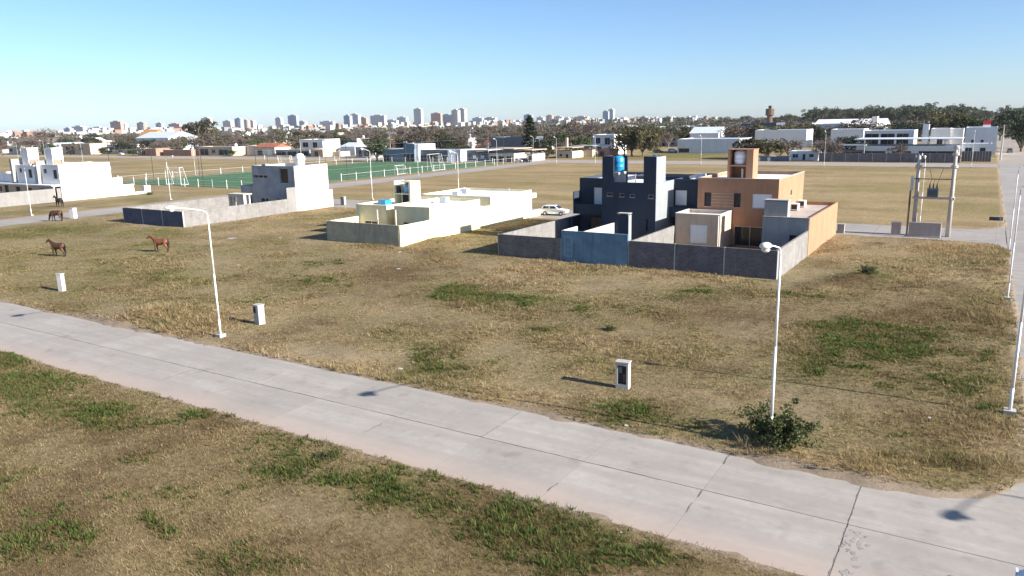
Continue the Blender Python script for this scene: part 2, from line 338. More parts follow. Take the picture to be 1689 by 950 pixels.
def build_ground():
    def seg(a, b, st): return list(np.arange(a, b, st))
    xs = [-7000, -5000, -3500, -2500, -1800, -1300, -1000, -800, -650, -550]+seg(-480, -200, 8)+seg(-200, -112, 1.2)+seg(-112, -70, .7)+seg(-70, 6, .36)+seg(6, 40, 2)+seg(40, 200, 10)+[260, 350, 500, 700, 1000, 1400, 2000, 3000, 4500, 7000]
    ys = [-1200, -600, -300, -150, -70, -30, -12, -2, 4]+seg(7, 66, .34)+seg(66, 112, .7)+seg(112, 250, 2.5)+seg(250, 420, 12)+[440, 480, 540, 620, 720, 850, 1000, 1200, 1500, 1900, 2500, 3300, 4500, 7000]
    X, Y = np.meshgrid(np.array(xs), np.array(ys)); nx, ny = len(xs), len(ys)
    Z = height(X, Y); Z = np.where(np.hypot(X, Y) > 900, 0, Z)
    co = np.stack([X, Y, Z], -1).reshape(-1, 3)
    i = np.arange((ny-1)*(nx-1)); r = i//(nx-1); c = i % (nx-1); a = r*nx+c
    quads = np.stack([a, a+1, a+nx+1, a+nx], -1)
    me = bpy.data.meshes.new('ground'); me.vertices.add(len(co)); me.vertices.foreach_set('co', co.ravel())
    me.loops.add(quads.size); me.loops.foreach_set('vertex_index', quads.ravel().astype(np.int32))
    me.polygons.add(len(quads)); me.polygons.foreach_set('loop_start', np.arange(0, quads.size, 4, dtype=np.int32))
    me.update(); me.validate(); me.polygons.foreach_set('use_smooth', np.ones(len(quads), bool))
    g, d, s, b = fields(X, Y)
    sd_ = sdist(X, Y); verge = np.clip(1-(sd_+(fbm(X, Y, 1.2, 77)-.5)*.8)/.55, 0, 1)*(sd_ > -1.2)
    for nm, arr in (('gds', np.stack([g, d, s, np.ones_like(g)], -1)), ('bare', np.stack([b, verge, np.zeros_like(g), np.ones_like(g)], -1))):
        at = me.color_attributes.new(nm, 'FLOAT_COLOR', 'POINT'); at.data.foreach_set('color', arr.reshape(-1).astype(np.float32))
    m, nt, bs = nodes('dry_grass_ground'); p = gpos(nt)
    A = N(nt, 'ShaderNodeAttribute', attribute_name='gds'); B = N(nt, 'ShaderNodeAttribute', attribute_name='bare')
    sa = N(nt, 'ShaderNodeSeparateColor'); nt.links.new(A.outputs['Color'], sa.inputs[0]); sb = N(nt, 'ShaderNodeSeparateColor'); nt.links.new(B.outputs['Color'], sb.inputs[0])
    f1 = noise(nt, p, 1.3, 9, .74); f2 = noise(nt, p, 4.5, 9, .8); f3 = noise(nt, p, .11, 5)
    base = ramp(nt, f2, [(.32, (.092, .070, .039)), (.45, (.205, .160, .092)), (.57, (.305, .245, .150)), (.70, (.42, .345, .225))])
    tint = ramp(nt, f1, [(.30, (.72, .76, .66)), (.5, (1, 1, 1)), (.7, (1.18, 1.12, 1.04))]); base = mix(nt, 1.0, base, tint, 'MULTIPLY')
    tint2 = ramp(nt, f3, [(.35, (.88, .90, .82)), (.65, (1.08, 1.05, 1.03))]); base = mix(nt, 1.0, base, tint2, 'MULTIPLY')
    green = ramp(nt, f2, [(.3, (.070, .064, .018)), (.5, (.15, .135, .042)), (.72, (.24, .21, .078))])
    dark = ramp(nt, f2, [(.3, (.050, .033, .017)), (.5, (.112, .074, .037)), (.72, (.19, .135, .07))])
    straw = ramp(nt, f2, [(.3, (.21, .135, .06)), (.5, (.385, .265, .130)), (.72, (.55, .41, .235))])
    bare = ramp(nt, f2, [(.3, (.235, .185, .125)), (.55, (.335, .27, .19)), (.75, (.43, .355, .26))])
    def mod(v, k=1.5):
        mm = N(nt, 'ShaderNodeMath', operation='MULTIPLY_ADD'); nt.links.new(f1, mm.inputs[0]); mm.inputs[1].default_value = k; mm.inputs[2].default_value = -.5*k+.15
        a_ = N(nt, 'ShaderNodeMath', operation='ADD'); nt.links.new(mm.outputs[0], a_.inputs[0]); a_.inputs[1].default_value = .85
        o = N(nt, 'ShaderNodeMath', operation='MULTIPLY', use_clamp=True); nt.links.new(v, o.inputs[0]); nt.links.new(a_.outputs[0], o.inputs[1]); return o.outputs[0]
    cc = mix(nt, mod(sb.outputs[0]), base, bare); cc = mix(nt, mod(sa.outputs[2]), cc, straw); cc = mix(nt, mod(sa.outputs[0], 1.6), cc, green); cc = mix(nt, mod(sa.outputs[1], 2.0), cc, dark)
    cc = mix(nt, mod(sb.outputs[1], 1.0), cc, (.29, .225, .165))
    nt.links.new(cc, bs.inputs['Base Color']); bs.inputs['Roughness'].default_value = 1.0; bs.inputs['Specular IOR Level'].default_value = .1
    bump(nt, bs, f2, .9, .09)
    me.materials.append(m)
    o = bpy.data.objects.new('ground', me); col.objects.link(o); tag(o, kind='structure')
build_ground()

# ------------------------------------------------------------------ grass blades
def build_grass():
    m, nt, bs = nodes('grass_blades'); a = N(nt, 'ShaderNodeAttribute', attribute_name='tone')
    nt.links.new(a.outputs['Color'], bs.inputs['Base Color']); bs.inputs['Roughness'].default_value = .8; bs.inputs['Specular IOR Level'].default_value = .15
    tr = N(nt, 'ShaderNodeBsdfTranslucent'); nt.links.new(a.outputs['Color'], tr.inputs[0]); ms = N(nt, 'ShaderNodeMixShader'); ms.inputs[0].default_value = .45
    nt.links.new(bs.outputs[0], ms.inputs[1]); nt.links.new(tr.outputs[0], ms.inputs[2]); nt.links.new(ms.outputs[0], nt.nodes['Material Output'].inputs[0])
    R = np.random.default_rng(3)
    def layer(name, n_try, px_rng, py_rng, keep, hrange, blades, width, label, leaf=None):
        # candidate places: spread evenly over the ground the photograph shows
        x0, x1, y0, y1 = px_rng+py_rng
        x = R.uniform(x0, x1, n_try); y = R.uniform(y0, y1, n_try)
        rel = np.stack([x, y, np.full_like(x, -CH)], -1); zc = rel@CFW; u = PXC+FPX*(rel@CRT)/zc; v = PYC-FPX*(rel@CUP)/zc
        ok = (zc > 1) & (u > -90) & (u < 1780) & (v < 1010) & (sdist(x, y) > .02+.5*(fbm(x, y, .8, 51)-.5))
        x, y = x[ok], y[ok]; g, d, s, b = fields(x, y)
        k, hs = keep(x, y, g, d, s, b, R.uniform(0, 1, len(x))); x, y, g, d, s, b = x[k], y[k], g[k], d[k], s[k], b[k]; hs = hs[k]
        n = len(x); z = height(x, y)-.015
        dist = np.hypot(x, y)
        nb = n*blades; X = np.repeat(x, blades); Y = np.repeat(y, blades); Zb = np.repeat(z, blades); H = np.repeat(hs, blades)*R.uniform(.45, 1.15, nb)
        ang = R.uniform(0, 2*np.pi, nb); lean = R.uniform(.25, 1.3, nb)*H; off = R.uniform(0, .10, nb)
        bx = X+np.cos(ang)*off; by = Y+np.sin(ang)*off; pa = ang+np.pi/2+R.uniform(-.5, .5, nb)
        wv = width*R.uniform(.6, 1.5, nb)*np.repeat(np.clip(dist/28, .8, 2.2), blades)
        p0 = np.stack([bx-np.cos(pa)*wv, by-np.sin(pa)*wv, Zb], -1); p1 = np.stack([bx+np.cos(pa)*wv, by+np.sin(pa)*wv, Zb], -1)
        p2 = np.stack([bx+np.cos(ang)*lean, by+np.sin(ang)*lean, Zb+H], -1)
        co = np.stack([p0, p1, p2], 1).reshape(-1, 3)
        dry = np.array([.395, .315, .19]); grn = np.array([.165, .165, .052]); brn = np.array([.20, .13, .065]); strw = np.array([.46, .345, .19])
        gg = np.clip(g*1.35-.10+R.normal(0, .2, n), 0, 1)[:, None]; dd = np.clip(d*1.1+R.normal(0, .15, n), 0, 1)[:, None]; s2 = np.clip(s+R.normal(0, .2, n), 0, 1)[:, None]
        c = dry*(1-s2)+strw*s2; c = c*(1-gg)+grn*gg; c = c*(1-dd*.7)+brn*dd*.7; c = np.array(leaf)[None]*np.ones((n, 1)) if leaf else c
        c = c*R.uniform(.55, 1.35, (n, 1))
        c = np.repeat(c, blades, 0)*R.uniform(.75, 1.25, (nb, 1)); c4 = np.concatenate([np.repeat(c, 3, 0), np.ones((nb*3, 1))], 1)
        me = bpy.data.meshes.new(name); me.vertices.add(len(co)); me.vertices.foreach_set('co', co.ravel())
        me.loops.add(nb*3); me.loops.foreach_set('vertex_index', np.arange(nb*3, dtype=np.int32)); me.polygons.add(nb); me.polygons.foreach_set('loop_start', np.arange(0, nb*3, 3, dtype=np.int32))
        me.update(); at = me.color_attributes.new('tone', 'FLOAT_COLOR', 'POINT'); at.data.foreach_set('color', c4.astype(np.float32).ravel())
        me.materials.append(m); o = bpy.data.objects.new(name, me); col.objects.link(o); tag(o, label, 'grass', kind='stuff')
    # verge nearest the camera, lot beyond the road, tall straw and weeds
    layer('verge_grass', 75000, (-62, 0), (6, ROAD_Y0+.1), lambda x, y, g, d, s, b, r: (r < .9-.75*np.clip(b*1.4, 0, 1), .045+.10*g+.08*s+.05*fbm(x, y, .7, 61)*r), 0, 5, .010, 'dry and green grass on the verge below the concrete road')
    layer('lot_grass', 300000, (-118, 3), (ROAD_Y1, 92.8), lambda x, y, g, d, s, b, r: (r < np.clip(38/np.hypot(x, y), .22, .9)*(1-.999*((y > 64.3) & ((((x > -42) & (x < -13.9)) | ((x > -66.7) & (x < -54.9))) | ((x > -108.3) & (x < -93.9)))))*(1-.75*np.clip(b*1.4, 0, 1)), .045+.09*g+.13*s+.04*d), 0, 5, .012, 'short dry grass over the empty lot beyond the road')
    layer('weed_patches', 90000, (-60, 3), (8, 60), lambda x, y, g, d, s, b, r: ((g > .18) & (r < (g-.12)*.9), .05+.14*g*np.clip(fbm(x, y, 1.0, 71)*1.6, .3, 1.2)), 0, 7, .020, 'clumps of leafy green weeds growing through the dry grass')
    layer('leafy_weeds', 70000, (-60, 3), (8, 60), lambda x, y, g, d, s, b, r: ((g > np.where(y < 24, .40, .62)) & (r < (g-.36)*2.4*np.clip(fbm(x, y, 1.1, 101)*3-1.0+.6*(y < 22), 0, 1)), .07+.17*g*np.clip(fbm(x, y, .8, 103)*1.8-.2, .2, 1.2)), 0, 9, .030, 'broad-leaved dark green weeds in thick clumps', (.105, .145, .037))
    layer('tall_straw', 110000, (-80, 3), (26, 90), lambda x, y, g, d, s, b, r: ((s > .35) & (r < (s-.2)*1.3) & ((y < 64.2) | (x > -13.8)), .18+.35*s*np.clip(fbm(x, y, .9, 81)*1.7-.3, .1, 1.2)), 0, 6, .011, 'tall dry straw-coloured grass along the lot edge')
build_grass()

# ------------------------------------------------------------------ roads
def concrete_mat(name, c, dirty=1.0):
    m, nt, b = nodes(name); p = gpos(nt)
    f1 = noise(nt, p, .35, 6); f2 = noise(nt, mapping(nt, p, (.25, 2.5, 1)), 1.0, 5); f3 = noise(nt, p, 30, 3); f4 = noise(nt, p, 3, 6, .7)
    base = ramp(nt, f1, [(.3, tuple(x*.86 for x in c)), (.7, tuple(x*1.1 for x in c))])
    base = mix(nt, 1.0, base, ramp(nt, f2, [(.35, (.93, .92, .91)), (.65, (1.04, 1.04, 1.04))]), 'MULTIPLY')
    base = mix(nt, 1.0, base, ramp(nt, f4, [(.3, (.9, .9, .9)), (.7, (1.05, 1.05, 1.05))]), 'MULTIPLY')
    oi = N(nt, 'ShaderNodeObjectInfo'); base = mix(nt, 1.0, base, ramp(nt, oi.outputs['Random'], [(0, (.90, .895, .89)), (1, (1.04, 1.04, 1.035))]), 'MULTIPLY')
    # tyre-polished wheel tracks and spills
    sy = N(nt, 'ShaderNodeSeparateXYZ'); nt.links.new(p, sy.inputs[0]); wv = N(nt, 'ShaderNodeMath', operation='SINE'); mu = N(nt, 'ShaderNodeMath', operation='MULTIPLY'); nt.links.new(sy.outputs[1], mu.inputs[0]); mu.inputs[1].default_value = 3.6; nt.links.new(mu.outputs[0], wv.inputs[0])
    fs_ = noise(nt, mapping(nt, p, (.12, 1.2, 1)), 1.0, 5); mw = N(nt, 'ShaderNodeMath', operation='MULTIPLY', use_clamp=True); nt.links.new(wv.outputs[0], mw.inputs[0]); nt.links.new(fs_, mw.inputs[1])
    base = mix(nt, mw.outputs[0], base, tuple(x*.80 for x in c)); f5 = noise(nt, p, .8, 3, .5); base = mix(nt, 1.0, base, ramp(nt, f5, [(.60, (1, 1, 1)), (.72, (.84, .83, .82)), (.8, (.78, .77, .75))]), 'MULTIPLY')
    # soil washed over the edges: warm dust that thins out towards the middle of the road
    sx = N(nt, 'ShaderNodeSeparateXYZ'); nt.links.new(p, sx.inputs[0])
    mr = N(nt, 'ShaderNodeMapRange'); nt.links.new(sx.outputs[1], mr.inputs[0]); mr.inputs[1].default_value = 23.6; mr.inputs[2].default_value = 21.7
    nn = N(nt, 'ShaderNodeMath', operation='MULTIPLY_ADD'); nt.links.new(f1, nn.inputs[0]); nn.inputs[1].default_value = 1.4; nn.inputs[2].default_value = .2
    mm = N(nt, 'ShaderNodeMath', operation='MULTIPLY', use_clamp=True); nt.links.new(mr.outputs[0], mm.inputs[0]); nt.links.new(nn.outputs[0], mm.inputs[1])
    base = mix(nt, mm.outputs[0], base, (.40, .315, .26))
    nt.links.new(base, b.inputs['Base Color']); b.inputs['Roughness'].default_value = .9; bump(nt, b, f3, .2, .006); return m
M_SLAB = concrete_mat('road_concrete', (.37, .337, .303))
M_TAR = plain('joint_tar', (.12, .112, .105), .9)
def slab(x0, x1, y0, y1, z, parent, t=.16, bev=.003):
    mb = MB(); v = [(x0, y0, z-t), (x1, y0, z-t), (x1, y1, z-t), (x0, y1, z-t), (x0, y0, z-bev), (x1, y0, z-bev), (x1, y1, z-bev), (x0, y1, z-bev), (x0+bev, y0+bev, z), (x1-bev, y0+bev, z), (x1-bev, y1-bev, z), (x0+bev, y1-bev, z)]
    mb.add(v, [(3, 2, 1, 0), (0, 1, 5, 4), (1, 2, 6, 5), (2, 3, 7, 6), (3, 0, 4, 7), (4, 5, 9, 8), (5, 6, 10, 9), (6, 7, 11, 10), (7, 4, 8, 11), (8, 9, 10, 11)])
    return mb.build('slab', M_SLAB, parent)
RZ = .02
road = MB().box(-140, 60, ROAD_Y0+.02, ROAD_Y1-.02, RZ-.30, RZ-.0015).build('road', M_TAR); tag(road, kind='structure')
jx = [-2.85-4.95*i for i in range(0, 16)]
gap = .007
for i in range(len(jx)-1):
    for (a, b) in ((ROAD_Y0, 25.5), (25.5, ROAD_Y1)):
        sh = rng.uniform(-.25, .25) if b < 26 and i else 0
        slab(jx[i+1]+gap/2, jx[i]-gap/2, a+(.02 if a > 25 else 0), b-(.02 if b < 26 else 0), RZ, road)
for k, (a, b) in enumerate(((ROAD_Y0, 25.5), (25.5, ROAD_Y1))):
    for (xa, xb) in ((-2.82, 2.6), (2.63, 7.6), (7.63, 13)):
        slab(xa, xb, a+(.02 if k else 0), b-(0 if k else .02), RZ, road)
    slab(13.03, 60, a+(.02 if k else 0), b-(0 if k else .02), RZ, road); slab(-140, jx[-1]-gap, a+(.02 if k else 0), b-(0 if k else .02), RZ, road)
# dark repaired joint, broken concrete and cracks
def blotch(pts, wdt, z, parent, name, mat):
    mb = MB()
    for (a, b) in zip(pts[:-1], pts[1:]):
        d = np.array(b)-np.array(a); L = np.hypot(*d)+1e-6; nrm = np.array([-d[1], d[0]])/L*wdt*rng.uniform(.4, 1.1)
        a = np.array(a); b = np.array(b); mb.add([(*(a-nrm), z), (*(a+nrm), z), (*(b+nrm*.8), z), (*(b-nrm*.8), z)], [(0, 1, 2, 3)])
    return mb.build(name, mat, parent)
for (xa, xb, wd) in ((-24, -17, .018), (-17, -13.5, .024), (-13.2, -9.2, .03), (-60, -48, .012), (-40, -34, .018), (-33, -26, .018), (-9, -5, .012)):
    pts = []; x = xa
    while x < xb: pts.append((x, 25.5+rng.uniform(-.03, .03))); x += rng.uniform(.15, .6)
    blotch(pts, wd, RZ+.006, road, 'joint_seal', M_TAR)
for (x, ya, yb, wd) in ((-2.83, 22.0, 28.8, .009), (-7.8, 23.6, 24.4, .018), (-7.8, 24.9, 25.5, .03), (-17.7, 25.5, 28.9, .012), (-12.75, 22.6, 23.6, .025), (-22.6, 23.4, 24.6, .02), (-7.8, 28.0, 28.9, .035), (-32.5, 25.5, 27.6, .025), (-37.5, 23.4, 25.5, .02)):
    pts = []; y = ya
    while y < yb: pts.append((x+rng.uniform(-.04, .04), y)); y += rng.uniform(.1, .35)
    blotch(pts, wd, RZ+.007, road, 'joint_seal', M_TAR)
M_BROKEN = plaster('broken_concrete', (.30, .275, .25), var=.4)
mbk = MB()
for i in range(46):
    x = -2.45+rng.gauss(0, .16); y = rng.uniform(22.3, 25.2); r = rng.uniform(.03, .11); n = 6; a0 = rng.uniform(0, 6)
    ring = [(x+r*rng.uniform(.6, 1.2)*math.cos(a0+6.283*k/n), y+r*rng.uniform(.6, 1.2)*math.sin(a0+6.283*k/n)) for k in range(n)]
    z = RZ+.003+rng.uniform(0, .007); mbk.add([(a, b, RZ-.01) for a, b in ring]+[(a, b, z) for a, b in ring], [tuple(range(n, 2*n))]+[(k, (k+1) % n, n+(k+1) % n, n+k) for k in range(n)])
tag(mbk.build('rubble', M_BROKEN, road), kind='stuff')
def street(name, x0, x1, y0, y1, z, mat, along, step):
    r = MB().box(x0+.02, x1-.02, y0+.02, y1-.02, z-.3, z-.002).build(name, M_TAR); tag(r, kind='structure')
    L0, L1 = (x0, x1) if along == 'x' else (y0, y1); W0, W1 = (y0, y1) if along == 'x' else (x0, x1); mid = (W0+W1)/2
    a = L0
    while a < L1-.5:
        b = min(a+step, L1)
        for (c, d) in ((W0, mid-.012), (mid+.012, W1)):
            if along == 'x': o = slab(a+.02, b-.02, c, d, z, r)
            else: o = slab(c, d, a+.02, b-.02, z, r)
            o.data.materials.clear(); o.data.materials.append(mat)
        a = b
    return r
M_SLAB2 = concrete_mat('street_concrete', (.33, .30, .275))
M_DIRTST = plaster('pale_dirt_street', (.33, .28, .235), var=.18, stain=.15)
street('side_street', ST_X0, ST_X1, ROAD_Y1+.05, S3_Y1, RZ-.004, M_SLAB2, 'y', 5.4)
street('back_street', SL_X1+.05, ST_X0-.05, S2_Y0, S2_Y1, RZ-.004, M_SLAB2, 'x', 7.0)
street('left_street', SL_X0, SL_X1, 29.1, S3_Y0-.05, RZ-.004, M_SLAB2, 'y', 8.0)
ds = MB().box(-560, ST_X0-.05, S3_Y0, S3_Y1, -.3, .02).build('dirt_street', M_DIRTST); tag(ds, kind='structure')
ds3 = MB().box(ST_X0, ST_X1+2, S3_Y1+.02, 520, -.3, .02).build('dirt_street', M_DIRTST); tag(ds3, kind='structure')
ds2 = MB().box(ST_X1+.05, 260, S3_Y0, S3_Y1, -.3, .02).build('dirt_street', M_DIRTST); tag(ds2, kind='structure')

# ------------------------------------------------------------------ house building blocks
def ground_z(x, y): return float(height(np.array([float(x)]), np.array([float(y)]))[0])
def vol(root, x0, x1, y0, y1, z1, mat, front=(), right=(), z0=-.1, drop=.35, roof=M_ROOFW, t=.18, coping=None):
    """a flat-roofed volume: wall layers with openings, core, sunken roof behind a parapet"""
    o = root.location
    mb = MB(o); mb.grid_wall('y', y0, y0+t, x0, x1, z0, z1, list(front)); mb.grid_wall('x', x1-t, x1, y0+t, y1, z0, z1, list(right))
    mb.box(x0, x0+t, y0+t, y1, z0, z1); mb.box(x0+t, x1-t, y1-t, y1, z0, z1); mb.box(x0+t, x1-t, y0+t, y1-t, z0, z1-drop-.06)
    wl = mb.build('wall', mat, root)
    MB(o).box(x0+t+.004, x1-t-.004, y0+t+.004, y1-t-.004, z1-drop-.05, z1-drop).build('roof', roof, root)
    if coping:
        c = MB(o); e = .03; h = .05
        c.box(x0-e, x1+e, y0-e, y0+t+e, z1+.002, z1+h); c.box(x1-t-e, x1+e, y0+t+e, y1+e, z1+.002, z1+h); c.box(x0-e, x0+t+e, y0+t+e, y1+e, z1+.002, z1+h); c.box(x0+t+e, x1-t-e, y1-t-e, y1+e, z1+.002, z1+h)
        c.build('coping', coping, root)
    return wl
def win(root, axis, pos, u0, u1, z0, z1, kind='pane', t=.18, fmat=None, mull=1):
    """window in a hole of a wall layer whose outer face is at POS (axis y: faces -y, axis x: faces +x)"""
    o = root.location; f = .06; s = 1 if axis == 'y' else -1
    def bx(mb, a, b, c, d, p, q):
        p, q = pos+s*p, pos+s*q
        return mb.box(a, b, min(p, q), max(p, q), c, d) if axis == 'y' else mb.box(min(p, q), max(p, q), a, b, c, d)
    fr = MB(o); bx(fr, u0, u1, z0, z0+f, t*.35, t-.005); bx(fr, u0, u1, z1-f, z1, t*.35, t-.005); bx(fr, u0, u0+f, z0+f, z1-f, t*.35, t-.005); bx(fr, u1-f, u1, z0+f, z1-f, t*.35, t-.005)
    for k in range(mull):
        c = u0+(u1-u0)*(k+1)/(mull+1); bx(fr, c-.025, c+.025, z0+f, z1-f, t*.4, t-.006)
    fr = fr.build('window', fmat or M_ALU, root)
    if kind == 'pane': bx(MB(o), u0+f, u1-f, z0+f, z1-f, t-.05, t-.03).build('pane', M_GLASS, fr)
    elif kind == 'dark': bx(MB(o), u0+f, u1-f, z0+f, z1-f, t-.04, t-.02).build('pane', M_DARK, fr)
    else:
        sh = MB(o); z = z0+f
        while z < z1-f-.01: bx(sh, u0+f, u1-f, z, min(z+.085, z1-f), t*.45, t-.02); bx(sh, u0+f, u1-f, min(z+.085, z1-f), min(z+.1, z1-f), t*.55, t-.02) if z+.1 < z1-f else None; z += .1
        sh.build('shutter', M_SHUT, fr)
    bx(MB(o), u0-.05, u1+.05, z0-.05, z0-.002, -.05, t*.3).build('sill', M_CONC, fr)
    return fr
def door(root, pos, u0, u1, z0, z1, mat, t=.18):
    o = root.location; d = MB(o).box(u0, u1, pos+t-.07, pos+t-.02, z0, z1).build('door', mat, root)
    MB(o).box(u1-.16, u1-.1, pos+t-.12, pos+t-.071, z0+.95, z0+1.08).build('handle', M_ALU, d); return d
def tank(root, c, r, h, mat, name='water_tank'):
    tk = MB(root.location).lathe(c, [(r*.92, 0), (r, .08*h), (r, .3*h), (r*1.03, .32*h), (r, .34*h), (r, .62*h), (r*1.03, .64*h), (r, .66*h), (r, .82*h), (r*.75, .95*h), (r*.3, h)], 16).build(name, mat, root, True)
    MB(root.location).lathe((c[0], c[1], c[2]+h-.02), [(r*.32, 0), (r*.32, .08), (r*.2, .1)], 12).build('lid', M_BLACK, tk); return tk
def bwall(label, x0, x1, y0, y1, h, mat, group=None, panels=1, cap=True, colmat=None, h2=None, name='boundary_wall'):
    """straight free-standing wall made of panels between thin columns"""
    r = thing(name, label, 'wall', (x0, y0, 0), 0, group); o = r.location
    alongx = abs(x1-x0) > abs(y1-y0)
    L = abs(x1-x0) if alongx else abs(y1-y0)
    for i in range(panels):
        a = i/panels; b = (i+1)/panels; hh = h if h2 is None else h+(h2-h)*i/max(1, panels-1); g = .035
        if alongx: MB(o).box(x0+L*a+g, x0+L*b-g, y0, y1, -.15, hh).build('panel', mat, r)
        else: MB(o).box(x0, x1, y0+L*a+g, y0+L*b-g, -.15, hh).build('panel', mat, r)
    for i in range(panels+1):
        a = i/panels; e = .018
        if alongx: MB(o).box(max(x0, x0+L*a-.055), min(x1, x0+L*a+.055), y0-e, y1+e, -.15, h+.012).build('column', colmat or M_CONC, r)
        else: MB(o).box(x0-e, x1+e, max(y0, y0+L*a-.055), min(y1, y0+L*a+.055), -.15, h+.012).build('column', colmat or M_CONC, r)
    return r
def chimney(root, x0, x1, y0, y1, z0, z1, mat, cap=M_CONC):
    c = MB(root.location).box(x0, x1, y0, y1, z0, z1).build('chimney', mat, root)
    MB(root.location).box(x0-.06, x1+.06, y0-.06, y1+.06, z1+.12, z1+.18).build('cap', cap, c)
    for (a, b) in ((x0+.05, y0+.05), (x1-.15, y0+.05), (x0+.05, y1-.15), (x1-.15, y1-.15)): MB(root.location).box(a, a+.1, b, b+.1, z1+.001, z1+.12).build('cap_foot', cap, c)
    return c

YB = 64.4     # line of the back walls
# ---- dark block walls of the three lots
bwall('grey block wall closing the empty yard beside the dark blue house', -41.9, -34.55, YB, YB+.2, 2.3, M_BLKGREY, panels=1)
bwall('faded blue painted block wall with a pale drawn frame behind the dark blue house', -34.5, -27.55, YB-.03, YB+.2, 3.1, M_BLUEWALL, panels=1, colmat=M_BLUEWALL)
bwall('long dark block wall in three panels behind the orange house', -27.5, -14.1, YB, YB+.2, 2.52, M_BLKDARK, panels=3)
bwall('pale block wall bounding the empty yard beside the dark blue house', -41.9, -41.7, YB+.25, 90.5, 2.25, M_BLKLIGHT, panels=6, colmat=M_BLKLIGHT)
bwall('white capped wall between the yards of the dark blue house, stepped at the blue wall', -34.6, -34.42, YB+.22, 76.75, 2.35, M_OFFWHITE, panels=3, colmat=M_OFFWHITE)
bwall('short tall blue wall end running back from the blue block wall', -34.58, -34.40, YB+.205, YB+3.2, 3.08, M_WHITE, panels=1, colmat=M_WHITE)
bwall('pale block wall between the dark blue house and the orange house', -27.55, -27.35, YB+.22, 76.2, 2.45, M_BLKLIGHT, panels=3, colmat=M_BLKLIGHT)
bwall('light grey block side wall running up to the orange house', -14.3, -14.1, YB+.21, 76.95, 2.55, M_BLKLIGHT, panels=2)
MBX = MB((-34.2, YB-.04, 0))        # chalk frame on the blue wall
for (a, b, c, d) in ((-34.15, -33.35, 2.5, 2.53), (-34.15, -33.35, .62, .65), (-34.15, -34.12, .65, 2.5), (-33.38, -33.35, .65, 2.5), (-33.9, -33.6, 1.75, 1.78), (-33.9, -33.6, 1.25, 1.28)): MBX.box(a, b, YB-.036, YB-.031, c, d)
tag(MBX.build('chalk_frame', plain('chalk', (.45, .5, .55), .9)), 'pale chalk outline drawn on the blue block wall', 'drawing')

# ---- dark blue two-storey duplex
H = thing('house', 'dark blue two-storey house with twin tank towers on its flat roof', 'house', (-35, 80, 0))
fy = 76.8; t = .18
sw = [(-35.45, -34.75, 5.25, 5.65), (-33.95, -33.35, 5.2, 5.6), (-32.75, -32.15, 5.2, 5.55), (-30.6, -30.0, 5.15, 5.55)]
vol(H, -36.0, -29.72, fy, 86, 6.8, M_BLUEGREY, front=sw+[(-30.75, -30.55, 1.6, 2.9)])
for a in sw: win(H, 'y', fy, *a, kind='pane', mull=0, fmat=M_GREYPL)
vol(H, -40.9, -36.0, 81, 92.0, 6.85, M_BLUEGREY, front=[(-39.05, -38.0, 3.75, 5.75), (-39.5, -38.0, .1, 2.25)])
win(H, 'y', 81, -39.05, -38.0, 3.75, 5.75, 'shutter', mull=0); door(H, 81, -39.5, -38.75, .1, 2.2, M_WOOD); door(H, 81, -38.7, -38.0, .1, 2.2, M_WOOD)
vol(H, -29.72, -26.75, 82.3, 92, 6.85, M_BLUEGREY, front=[(-29.55, -28.2, 3.95, 5.6)])
win(H, 'y', 82.3, -29.55, -28.2, 3.95, 5.6, 'shutter', mull=0)
vol(H, -36.0, -29.72, 86.002, 92, 6.7, M_BLUEGREY)
b = MB(H.location); b.box(-40.9, -36.0, 79.6, 80.99, 2.75, 2.95); b.box(-40.9, -36.02, 79.6, 79.72, 2.95, 3.95); b.box(-41.02, -40.9, 79.5, 81, 2.75, 5.35); b.build('balcony', M_BLUEGREY, H)
b = MB(H.location); b.box(-29.70, -27.0, 81.0, 82.29, 2.75, 2.95); b.box(-29.7, -27.0, 80.9, 81.0, 2.75, 3.85); b.build('balcony', M_BLUEGREY, H)
# twin towers (C-shaped screens that hide a tank each)
for (xa, xb, s) in ((-36.0, -34.65, 1), (-31.15, -29.72, -1)):
    mb = MB(H.location); mb.box(xa, xb, fy-.003, fy+.17, 6.45, 9.6)
    if s > 0: mb.box(xa-.003, xa+.17, fy+.17, fy+2.55, 6.45, 9.6); mb.box(xa+.17, xb+.6, fy+2.4, fy+2.55, 6.45, 9.58)
    else:
        MB(H.location).box(xb+.004, xb+.02, fy, fy+2.74, 6.8, 9.55).build('side_panel', M_PALEGREY, H); MB(H.location).box(xb+.001, xb+.015, fy, 82.28, -.1, 6.78).build('side_panel', M_PALEGREY, H)
        mb.box(xb-.17, xb+.003, fy+.17, fy+2.75, 6.45, 9.55); mb.box(xa, xb-.17, fy+2.6, fy+2.75, 6.45, 9.55)
    tw = mb.build('tank_tower', M_BLUEGREY, H)
    MB(H.location).box(xa+.2, xb+(.5 if s > 0 else -.2), fy+.2, fy+2.35, 6.45, 7.85).build('plinth', M_GREYPL, tw)
    cx = xa+1.35 if s > 0 else xb-.75
    tank(H, (cx, fy+1.35, 7.86), .62, 1.75, M_TANKB)
mb = MB(H.location)
for x in (-33.4, -32.0): MB(H.location).cyl((x, 80, 6.4), (x, 80, 7.5), .05).build('vent_pipe', M_CONC, H)
b = MB(H.location); b.box(-35.2, -34.3, 88, 89, 6.35, 6.9); b.build('roof_box', M_WHITE, H); MB(H.location).box(-28.5, -27.6, 86, 87.2, 6.5, 7.15).build('roof_box', M_WHITE, H)
MB(H.location).box(-41.3, -40.95, 79.2, 81, -.1, 2.35).build('porch_wall', M_BLUEGREY, H)
